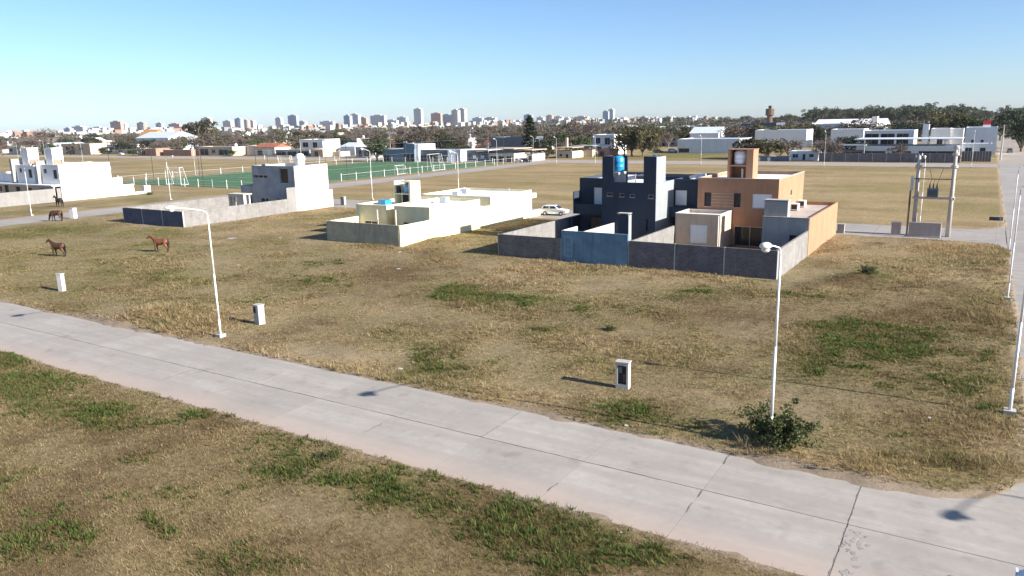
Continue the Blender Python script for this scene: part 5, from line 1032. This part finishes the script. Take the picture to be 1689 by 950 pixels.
hp(978, 1013, 222, 246, 12, M_WHITE, 'white two-storey house with a balcony above the beige house', ops=[(.1, .35, .55, .85, Dk), (.55, .8, .5, .85, Dk), (.2, .4, .1, .4, Dk)], Y=278)
hp(982, 1006, 246, 258, 8, M_BRICK, 'small brick house with a dark gate by the dirt street', ops=[(.3, .6, .05, .75, Dk)])
hp(1117, 1219, 229, 252, 18, M_SHEET, 'long pale blue metal warehouse with a bright end wall', Y=292, roof=M_SHEET, cat='warehouse', name='warehouse', ops=[(.02, .2, .05, .35, Dk)])
hp(1138, 1185, 210, 226, 14, M_WHITE, 'white gabled house behind the pale blue warehouse', kind='gable', rmat=M_SHEET, Y=360)
hp(1302, 1349, 249, 265, 8, M_SHEET, 'small grey and white house with a dark door by the dirt street', ops=[(.1, .3, .3, .7, Dk), (.45, .56, .05, .7, Dk), (.68, .85, .35, .7, Dk)])
hp(1224, 1300, 258, 266, 5, M_SHEETD, 'dark low wall of stalls beside the small grey house', ops=[(.3, .4, .05, .8, Sh), (.55, .62, .05, .8, Sh)])
hp(1411, 1581, 230, 262, 14, M_SHEET, 'long low industrial shed with a white roof edge behind a dark wall', Y=258, kind='eave', rmat=M_SHEET, roof=M_SHEETD, cat='shed', name='shed', ops=[(.02, .3, .45, .62, Dk), (.36, .55, .45, .62, Dk), (.62, .97, .42, .62, Dk)])
hp(1381, 1424, 240, 262, 8, M_SHEETD, 'open shed with a pale sheet roof beside the industrial shed', Y=256, kind='eave', rmat=M_SHEET, cat='shed', name='shed', ops=[(.05, .95, .05, .85, Dk)])
hp(1424, 1506, 215, 240, 16, M_SHEET, 'pale blue metal warehouse with a white end wall', Y=310, cat='warehouse', name='warehouse', roof=M_SHEET, ops=[(.02, .3, .3, .85, Pn), (.34, .62, .3, .85, Pn), (.66, .9, .3, .85, Pn)])
hp(1340, 1455, 197, 214, 34, M_SHEET, 'big white roofed factory on the rise', Y=420, kind='gable', rmat=M_ROOFW, cat='factory', name='factory'); hp(1437, 1446, 192, 214, 5, M_WHITE, 'narrow white tower on the big factory', Y=419, cat='tower', name='tower')
hp(1370, 1424, 213, 226, 14, M_WHITE, 'white flat hall below the big factory', Y=350, cat='hall', name='hall')
hp(1534, 1566, 212, 232, 14, M_WHITE, 'white hall with one dark opening beside a dark tree', Y=330, ops=[(.35, .65, .2, .5, Dk)], cat='hall', name='hall'); hp(1590, 1643, 210, 242, 16, M_SHEET, 'big pale grey hall by the side street', Y=290, ops=[(.2, .3, .4, .55, Dk), (.5, .6, .4, .55, Dk)], cat='hall', name='hall')
hp(1567, 1588, 212, 232, 10, M_WHITE, 'low white hall beside the big pale grey hall', Y=331, cat='hall', name='hall')
hp(1585, 1634, 237, 262, 9, M_SLATE if False else M_SHEET, 'pale blue grey house behind the dark wall by the side street', Y=262, ops=[(.1, .35, .5, .75, Dk), (.6, .8, .5, .75, Dk)])
hp(1345, 1398, 204, 216, 16, M_WHITE, 'long white shed left of the factory', Y=400, cat='shed', name='shed'); hp(1222, 1280, 203, 215, 20, M_SHEETD, 'long dark blue roofed shed under the horizon trees', Y=430, cat='shed', name='shed', roof=M_SHEETD); hp(1245, 1330, 214, 228, 14, M_WHITE, 'low white houses block among yellowish trees', Y=350); hp(1520, 1530, 205, 235, 4, M_SHEET, 'slim pale blue tank tower beside the white hall', Y=330, cat='tower', name='tower')
dwl = lambda xa, xb, yb, lab, h: bwall(lab, PY(xa, yb, G((xa+xb)/2, yb)[1])[0], PY(xb, yb, G((xa+xb)/2, yb)[1])[0], G((xa+xb)/2, yb)[1], G((xa+xb)/2, yb)[1]+.25, h, M_BLKDARK, panels=10)
dwl(1350, 1583, 268, 'long dark block wall along the dirt street before the industrial shed', 2.6); dwl(1585, 1634, 267, 'dark block wall before the pale blue grey house', 2.9)
# brown water tower and shop sign
wt = thing('water_tower', 'brown brick water tower above the trees on the horizon', 'water tower', (*PY(1270, 186, 700)[:2], 0)); p = wt.location
MB(p).lathe((p[0], p[1], 0), [(2.6, 0), (2.4, 14)], 12).build('shaft', plaster('dark_brick', (.14, .085, .06)), wt); MB(p).lathe((p[0], p[1], 14.01), [(3.2, 0), (3.8, .6), (3.8, 5.5), (3.4, 6)], 12).build('tank', plaster('dark_brick', (.14, .085, .06)), wt); MB(p).box(p[0]-1.2, p[0]+1.2, p[1]-1.2, p[1]+1.2, 20.02, 22.6).build('turret', MATS['dark_brick'], wt)
c = PY(1627, 215, 296); sg = thing('shop_sign', 'red and white sign box on a pole above the pale grey hall', 'sign', (c[0], c[1], 0)); p = sg.location; z = PY(1627, 199, 296)[2]
MB(p).cyl((p[0], p[1], 0), (p[0], p[1], z-2.4), .15, .15, 8).build('post', M_METALW, sg); MB(p).box(p[0]-1.1, p[0]+1.1, p[1]-.2, p[1]+.2, z-1.3, z).build('red_panel', plain('sign_red', (.55, .02, .03), .5), sg); MB(p).box(p[0]-1.1, p[0]+1.1, p[1]-.2, p[1]+.2, z-2.5, z-1.304).build('white_panel', M_SHUT, sg)
# utility poles
for i, (px, yt, yb) in enumerate(((1650, 206, 264), (1556, 228, 262), (1530, 225, 262), (497, 229, 262), (942, 236, 261), (806, 236, 266), (1424, 232, 266), (1600, 216, 252), (645, 232, 262), (560, 234, 262))):
    g = G(px, yb); h = PY(px, yt, g[1])[2]; r = thing('utility_pole', 'concrete utility pole with a crossarm by the far houses' if i else 'stout concrete utility pole at the corner of the side street', 'utility pole', (g[0], g[1], 0), 0, 'utility poles by the far houses' if i else None)
    MB(r.location).cyl((g[0], g[1], -.1), (g[0], g[1], h), .22 if i == 0 else .14, .12 if i == 0 else .09, 8).build('shaft', M_CONC, r); MB(r.location).box(g[0]-.9, g[0]+.9, g[1]-.05, g[1]+.05, h-.7, h-.58).build('crossarm', M_CONC, r)
# parked cars before the suburb
for i, (px, py, src, lab) in enumerate(((338, 254, cd, 'dark car parked before the far row'), (355, 254, cg, 'grey car parked before the far row'), (372, 255, cd, None), (1085, 252, cd, None), (1110, 251, cw, 'white car parked in the yard of the pale blue warehouse'), (1135, 251, cg, None), (1165, 252, cd, None), (1190, 252, cw, 'white car parked at the bright end of the pale blue warehouse'), (200, 256, cw, 'white car parked beyond the dry field'), (866, 268, cd, None), (855, 268, cw, 'white car parked before the grey house by the conifer'), (1240, 265, cw, 'white van parked before the dark low stalls'), (1278, 265, cw, 'white car parked at the end of the dark stalls'), (1076, 249, cw, 'white car parked on the grass left of the warehouse yard'))):
    g = G(px, py); o = copy_tree(src, label=lab or 'dark car parked among the far houses', loc=(g[0], g[1], .03), rz=rng.uniform(-.2, .2))
    if not lab: o['group'] = 'dark cars parked among the far houses'
    if px in (338, 372): o['label'] = 'dark car parked before the beige carport house'; o['group'] = 'dark cars at the carport house'
# ------------------------------------------------------------------ suburb: generic houses farther back
def gen_house(name, label, group, w_, d, h, mat, kind, rmat, nwin):
    r = thing('house', label, 'house', (0, 0, 0), 0, group); hs = [(-w_/2+w_*(k+.3)/nwin, -w_/2+w_*(k+.7)/nwin, .9 if k else .05, 2.2) for k in range(nwin)]
    if h > 5: hs += [(a, b_, 3.8, 5.1) for a, b_, _, _ in hs]
    vol(r, -w_/2, w_/2, -d/2, d/2, h, mat, front=hs, t=.25, drop=.2, roof=rmat)
    for q in hs: win(r, 'y', -d/2, *q, kind='dark', t=.25, mull=0)
    if kind == 'gable':
        mb = MB(); e = .4; z = h+.02; q = h+1.5
        mb.add([(-w_/2-e, -d/2-e, z), (w_/2+e, -d/2-e, z), (w_/2+e, 0, q), (-w_/2-e, 0, q), (w_/2+e, d/2+e, z), (-w_/2-e, d/2+e, z)], [(0, 1, 2, 3), (3, 2, 4, 5), (0, 3, 5), (1, 4, 2), (0, 5, 4, 1)]); mb.build('pitched_roof', rmat, r)
    if kind == 'tank': tank(r, (w_/4, d/5, h-.2), .7, 1.9, M_TANKW)
    return r
GH = [gen_house('a', 'small white flat-roofed house among the far trees', 'white flat-roofed houses in the suburb', 10, 9, 3.6, M_WHITE, 'tank', M_ROOFW, 3), gen_house('b', 'beige flat-roofed house among the far trees', 'beige flat-roofed houses in the suburb', 11, 8, 3.4, M_BEIGE, 'flat', M_ROOFG, 3), gen_house('c', 'white two-storey house among the far trees', 'white two-storey houses in the suburb', 9, 9, 6.4, M_WHITE, 'tank', M_ROOFW, 2),
      gen_house('d', 'cream house with a pale metal roof among the far trees', 'cream houses with metal roofs in the suburb', 13, 10, 3.6, M_OFFWHITE, 'gable', M_SHEET, 3), gen_house('e', 'house with a red tiled roof among the far trees', 'red-roofed houses in the suburb', 10, 9, 3.2, M_OFFWHITE, 'gable', M_REDTILE, 2), gen_house('f', 'raw brick house among the far trees', 'raw brick houses in the suburb', 9, 8, 3.3, M_BRICK, 'tank', M_ROOFG, 2), gen_house('g', 'grey cement two-storey house among the far trees', 'grey two-storey houses in the suburb', 9, 10, 6.2, M_GREYPL, 'tank', M_ROOFG, 2), gen_house('h', 'long pale metal shed among the far trees', 'pale metal sheds in the suburb', 22, 14, 5, M_SHEET, 'gable', M_SHEET, 2)]
WTS = [5, 5, 3, 4, 2.2, 3, 2, 2.0]; placed = []; GLAB = [o['label'] for o in GH]; GGRP = [o['group'] for o in GH]; used = [False]*len(GH)
def free(x, y, rad): return all(x+rad < a or x-rad > b_ or y+rad < c_ or y-rad > d_ for (a, b_, c_, d_) in HUSED) and all((x-p)**2+(y-q)**2 > (rad+rr)**2*.8 for p, q, rr in placed) and not (ST_X0-8 < x < ST_X1+6) and y > S3_Y1+14
tries = 0; cnt = 0
while cnt < 250 and tries < 6000:
    tries += 1; px = rng.uniform(-40, 1730); dy = 6+44*rng.random()**1.1; py = horizon(px)+dy
    if 900 < px < 1100 and dy > 42: continue
    if px > 1200 and dy > 40: continue
    g = G(px, py); k = rng.choices(range(len(GH)), WTS)[0]; rad = 11 if k == 7 else 6
    if not free(g[0], g[1], rad): continue
    placed.append((g[0], g[1], rad)); rz = rng.choice((0, 0, 0, math.pi/2, -math.pi/2))+rng.gauss(0, .03)
    o = copy_tree(GH[k]) if used[k] else GH[k]; used[k] = True; sec = sector(g[0], g[1]); o['label'] = GLAB[k].replace('among the far trees', sec); o['group'] = GGRP[k].replace('in the suburb', sec); o.location = (g[0], g[1], 0); o.rotation_euler = (0, 0, rz); o.scale = (rng.uniform(.8, 1.35), rng.uniform(.85, 1.25), rng.uniform(.8, 1.05)); cnt += 1

# ------------------------------------------------------------------ suburb: trees
for a in ((('conifer', 875, 189, 262, 'tall dark conifer standing alone above the houses', 1.35), ('olive', 331, 194, 236, 'tall round olive tree rising above the far roofs', 1.3), ('dark', 903, 225, 262, 'broad dark evergreen beside the tall conifer', 1.1), ('green', 622, 228, 266, 'bushy green tree beside the slate blue clubhouse', 1.2), ('green', 958, 222, 252, 'bright green round tree behind the cream chimney house', 1.1),
           ('olive', 1042, 205, 257, 'large olive tree on the grass by the dirt street', 1.1), ('dry', 1030, 212, 257, None, 1.1), ('olive', 1060, 212, 258, None, 1.0), ('yellow', 456, 233, 250, None, 1.2), ('dark', 565, 222, 248, None, 1.5), ('dark', 700, 206, 232, None, 1.3), ('dark', 180, 241, 254, None, 1.4), ('dark', 172, 243, 255, None, 1.3), ('yellow', 760, 233, 250, None, 1.2), ('bare', 85, 207, 244, 'large leafless tree rising over the left rooftops', 1.6), ('bare', 610, 203, 240, None, 1.6), ('bare', 590, 208, 236, None, 1.6), ('bare', 660, 206, 234, None, 1.5), ('bare', 700, 205, 236, None, 1.5), ('bare', 270, 226, 255, None, 1.3), ('bare', 285, 225, 255, None, 1.3), ('dry', 345, 222, 250, None, 1.5), ('bare', 375, 226, 252, None, 1.4),
           ('dark', 300, 228, 250, None, 1.0), ('olive', 405, 222, 246, None, 1.3), ('green', 455, 212, 240, None, 1.1), ('olive', 535, 220, 246, None, 1.2), ('dry', 945, 193, 236, None, 1.2), ('bare', 960, 196, 240, None, 1.3), ('bare', 1000, 215, 250, None, 1.2), ('dry', 1240, 226, 262, None, 1.5), ('olive', 1265, 228, 263, None, 1.4), ('olive', 1228, 224, 262, None, 1.3), ('dry', 1300, 226, 262, None, 1.3), ('bare', 1360, 222, 266, None, 1.2), ('bare', 1378, 228, 266, None, 1.2), ('dark', 1395, 222, 258, 'broad dark evergreen between the small houses and the industrial shed', 1.5), ('dark', 1352, 208, 240, None, 1.0), ('dark', 1508, 203, 238, 'dark round evergreen beside the pale warehouse end wall', 1.6), ('bare', 1480, 232, 266, None, 1.1), ('yellow', 1500, 198, 232, None, 1.4), ('green', 1600, 190, 232, None, 1.2), ('olive', 1552, 182, 232, None, 1.5), ('olive', 1570, 188, 232, None, 1.4), ('dark', 1683, 176, 244, 'big dark tree overhanging the side street', 1.0), ('dark', 1684, 182, 250, None, 1.0), ('bare', 1650, 186, 232, None, 1.5))): tree_px(*a)
def fill(kind, n, x0, x1, d0, d1, h0, h1, wid=1.15, pw=1.3):
    k = 0; t_ = 0
    while k < n and t_ < n*12:
        t_ += 1; px = rng.uniform(x0, x1); g = G(px, horizon(px)+d0+(d1-d0)*rng.random()**pw)
        if any(a-2 < g[0] < b_+2 and c_-3 < g[1] < d_+2 for a, b_, c_, d_ in HUSED) or (ST_X0-5 < g[0] < ST_X1+3) or g[1] < S3_Y1+8: continue
        tree(kind, g[0], g[1], rng.uniform(h0, h1), None, wid*rng.uniform(.85, 1.25)); k += 1
fill('bare', 120, -30, 1720, 8, 46, 7, 11, 1.45); fill('dry', 120, -30, 1720, 8, 46, 6, 11, 1.4); fill('olive', 120, -30, 1720, 8, 46, 5, 9.5, 1.3); fill('green', 80, -30, 1720, 8, 44, 5, 9.0, 1.2); fill('dark', 110, -30, 1720, 7, 45, 5, 10.5, 1.25); fill('yellow', 24, -30, 1720, 12, 45, 4, 6.5)
for i in range(95):      # hedges and bushes along the far row and in the gardens behind it
    px = rng.uniform(0, 1640); g = G(px, horizon(px)+rng.uniform(42, 52))
    if g[1] < S3_Y1+3 or any(a-1 < g[0] < b_+1 and c_-1.5 < g[1] < d_+1 for a, b_, c_, d_ in HUSED): continue
    k = rng.choice(('dark', 'green', 'olive', 'dry', 'bare')); sec = sector(g[0], g[1]); kn = {'dark': 'dark green', 'green': 'mid-green', 'olive': 'olive', 'dry': 'brownish', 'bare': 'leafless'}[k]
    o = tree(k, g[0], g[1], rng.uniform(2.2, 4.2), f'low {kn} garden bush {sec}', 1.5, 'garden_bush', 'bush'); o['group'] = f'{kn} garden bushes {sec}'
fill('dry', 34, -30, 1420, 35, 50, 8, 12, 1.35); fill('bare', 30, -30, 1420, 35, 50, 8, 12, 1.4); fill('olive', 26, -30, 1420, 35, 50, 7, 10.5, 1.3); fill('dark', 18, -30, 1660, 35, 50, 6, 10, 1.3); fill('green', 14, -30, 1660, 35, 50, 6, 9, 1.3); fill('yellow', 10, 300, 1300, 35, 48, 5, 7, 1.3)
fill('dry', 16, 1200, 1420, 36, 50, 8, 11, 1.4); fill('olive', 12, 1000, 1420, 36, 50, 8, 11, 1.4)
fill('euc', 46, 1335, 1460, 18, 26, 17, 22, 1.0); fill('euc', 20, 1480, 1580, 24, 32, 17, 23, 1.1); fill('euc', 26, 1560, 1700, 14, 24, 14, 20, 1.1); fill('euc', 22, 1180, 1340, 10, 20, 11, 17, 1.1); fill('euc', 14, 1590, 1720, 24, 34, 12, 17, 1.2); fill('euc', 16, 860, 1150, 8, 14, 13, 19, 1.1)

# ------------------------------------------------------------------ skyline of the city centre
def facade(name, c, dark):
    m, nt, b = nodes(name); p = gpos(nt); sx = N(nt, 'ShaderNodeSeparateXYZ'); nt.links.new(p, sx.inputs[0]); ad = N(nt, 'ShaderNodeMath', operation='ADD'); nt.links.new(sx.outputs[0], ad.inputs[0]); nt.links.new(sx.outputs[1], ad.inputs[1])
    cb = N(nt, 'ShaderNodeCombineXYZ'); nt.links.new(ad.outputs[0], cb.inputs[0]); nt.links.new(sx.outputs[2], cb.inputs[1]); br = N(nt, 'ShaderNodeTexBrick'); br.offset = 0; nt.links.new(cb.outputs[0], br.inputs['Vector']); br.inputs['Scale'].default_value = 1; br.inputs['Brick Width'].default_value = 4.2; br.inputs['Row Height'].default_value = 3.1; br.inputs['Mortar Size'].default_value = .95
    br.inputs['Color1'].default_value = lin(dark); br.inputs['Color2'].default_value = lin(dark); br.inputs['Mortar'].default_value = lin(c); nt.links.new(br.outputs['Color'], b.inputs['Base Color']); b.inputs['Roughness'].default_value = .8; MATS[name] = m; return m
FW = facade('white_facade', (.55, .55, .55), (.20, .22, .26)); FP = facade('pink_brick_facade', (.44, .27, .22), (.24, .17, .15)); FB = facade('blue_grey_facade', (.30, .36, .46), (.16, .19, .25)); FC = facade('cream_facade', (.50, .45, .38), (.25, .23, .21))
TW = [(103, 113, 210, FB), (117, 135, 207, FW), (146, 168, 209, FW), (181, 198, 199, FP), (198, 206, 203, FW), (225, 237, 201, FP), (256, 266, 202, FB), (277, 295, 203, FP), (296, 312, 205, FC), (332, 346, 193, FW), (367, 380, 198, FW), (387, 397, 194, FB), (397, 408, 197, FP), (409, 418, 198, FW), (454, 463, 193, FW), (475, 489, 189, FB), (490, 503, 199, FW), (527, 549, 199, FW), (567, 577, 189, FB), (577, 591, 187, FW), (591, 604, 193, FP), (611, 634, 189, FW), (635, 654, 197, FW), (655, 670, 192, FW), (683, 695, 178, FW), (711, 727, 185.5, FP), (727, 745, 188, FB), (745, 756, 180, FC), (756, 767, 178, FC), (779, 795, 193, FW), (797, 817, 193, FC), (820, 830, 198, FW), (864, 877, 188, FB), (885, 896, 192, FW), (901, 911, 189, FP), (913, 927, 191, FW), (930, 939, 193, FW), (947, 969, 191, FC), (994, 1003, 182, FB), (1003, 1012, 179, FW), (1056, 1066, 191, FB), (1104, 1112, 191, FW)]
NMC = {id(FW): 'white', id(FP): 'pinkish brick', id(FB): 'blue-grey', id(FC): 'cream'}
for i, (x0, x1, yt, mt) in enumerate(TW):
    D = 2300+((i*37) % 9)*90; Yd = D*ray((x0+x1)/2, 200)[1]; a = PY(x0, 200, Yd); b_ = PY(x1, 200, Yd); h = PY((x0+x1)/2, yt, Yd)[2]; tall = h > 60; nm = NMC[id(mt)]
    r = thing('tower_block', f'{nm} {"high-rise tower standing tall" if tall else "tower block"} in the distant city skyline', 'tower block', ((a[0]+b_[0])/2, Yd, 0), 0, f'{nm} {"high-rises" if tall else "tower blocks"} of the skyline'); w_ = b_[0]-a[0]; d = min(12, max(7, w_*.5))
    MB(r.location).box(a[0], b_[0], Yd, Yd+d, -1, h-3.0).build('tower_body', mt, r); MB(r.location).box(a[0]+w_*.25, a[0]+w_*.7, Yd+d*.2, Yd+d*.8, h-3.0, h).build('roof_house', mt, r)
    if rng.random() < .5: MB(r.location).box(a[0]+w_*.45, a[0]+w_*.95, Yd-1.2, Yd-.02, -1, h-6).build('balcony_stack', FW, r)
mbs = {}
for i in range(1300):
    px = rng.uniform(-30, 1180); D = rng.uniform(1900, 3500); d = ray(px, 200); d = d[:2]/np.hypot(*d[:2]); x, y = d*D; w_ = rng.uniform(6, 15); h = rng.choice((4, 5, 6, 7, 8, 9, 12, 15))*(1 if D < 2300 else 1.35); k = rng.choices('wpcb', (6, 3, 4, 2))[0]
    mbs.setdefault(k, MB()).box(x-w_/2, x+w_/2, y-8, y+8, -1, h)
for k, mt, lab in (('w', plaster('far_white', (.50, .50, .50)), 'mass of white low buildings below the skyline'), ('p', plaster('far_brick', (.26, .16, .12)), 'mass of brick low buildings below the skyline'), ('c', plaster('far_cream', (.40, .36, .30)), 'mass of cream low buildings below the skyline'), ('b', plaster('far_grey', (.22, .23, .25)), 'mass of grey low buildings below the skyline')): tag(mbs[k].build('city_blocks', mt), lab, 'buildings', kind='stuff')
# far woods that read as one mass under the skyline
R = np.random.default_rng(12)
def wood_mat(name, stops):
    m, nt, b = nodes(name); p = gpos(nt); f = noise(nt, mapping(nt, p, (1, 1, .15)), .045, 3, .6); rp = N(nt, 'ShaderNodeNewGeometry').outputs['Random Per Island']
    c = ramp(nt, f, stops); c = mix(nt, 1.0, c, ramp(nt, rp, [(0, (.6, .6, .6)), (1, (1.35, 1.35, 1.3))]), 'MULTIPLY'); nt.links.new(c, b.inputs['Base Color']); b.inputs['Roughness'].default_value = .9; return m
WM = wood_mat('far_wood_leaves', [(.30, (.028, .036, .018)), (.42, (.066, .064, .032)), (.5, (.088, .074, .062)), (.60, (.105, .088, .076)), (.72, (.042, .050, .024))])
for (nm, n, d0, d1, sz, lab) in (('near', 230, 430, 1000, .62, 'mass of winter trees between the nearer suburb roofs'), ('far', 3600, 900, 3500, 1.5, 'mass of trees between the far city buildings')):
    cs = []
    for i in range(n):
        px = R.uniform(-40, 1740); D = d0*(d1/d0)**R.uniform(0, 1); d = ray(px, 200); d = d[:2]/np.hypot(*d[:2])
        if ST_X0-6 < d[0]*D < ST_X1+4 and D < 600: continue
        if any(a-2 < d[0]*D < b_+2 and c_-4 < d[1]*D < d_+2 for a, b_, c_, d_ in HUSED): continue
        if any((d[0]*D-p_)**2+(d[1]*D-q_)**2 < (r_+9)**2 or (abs(d[0]*D-p_*D/np.hypot(p_, q_)) < r_*1.1 and 0 < np.hypot(p_, q_)-D < 45) for p_, q_, r_ in placed): continue
        z = R.uniform(5, 10.5)*(1.4 if px > 1130 and D > 900 else 1.0)
        for q in range(4): cs.append((d[0]*D+R.uniform(-.32, .32)*z, d[1]*D+R.uniform(-.32, .32)*z, z*R.uniform(.3, .75), z*.27))
    o = bpy.data.objects.new('far_wood', leaf_mesh('far_wood', cs, 22 if sz < 1 else 7, 4, sz, WM, 77)); col.objects.link(o); tag(o, lab, 'wood', kind='stuff')

# ------------------------------------------------------------------ haze
mb = MB().box(-7300, 7300, -1500, 7300, -2.5, 115); hz = mb.build('haze', None); tag(hz, 'thin blue haze over the town', 'haze', kind='stuff')
m = bpy.data.materials.new('haze'); m.use_nodes = True; nt = m.node_tree; nt.nodes.remove(nt.nodes['Principled BSDF']); v = N(nt, 'ShaderNodeVolumePrincipled'); v.inputs['Color'].default_value = (.80, .88, 1, 1); v.inputs['Density'].default_value = .00004; v.inputs['Anisotropy'].default_value = .0
nt.links.new(v.outputs[0], nt.nodes['Material Output'].inputs['Volume']); hz.data.materials.append(m)
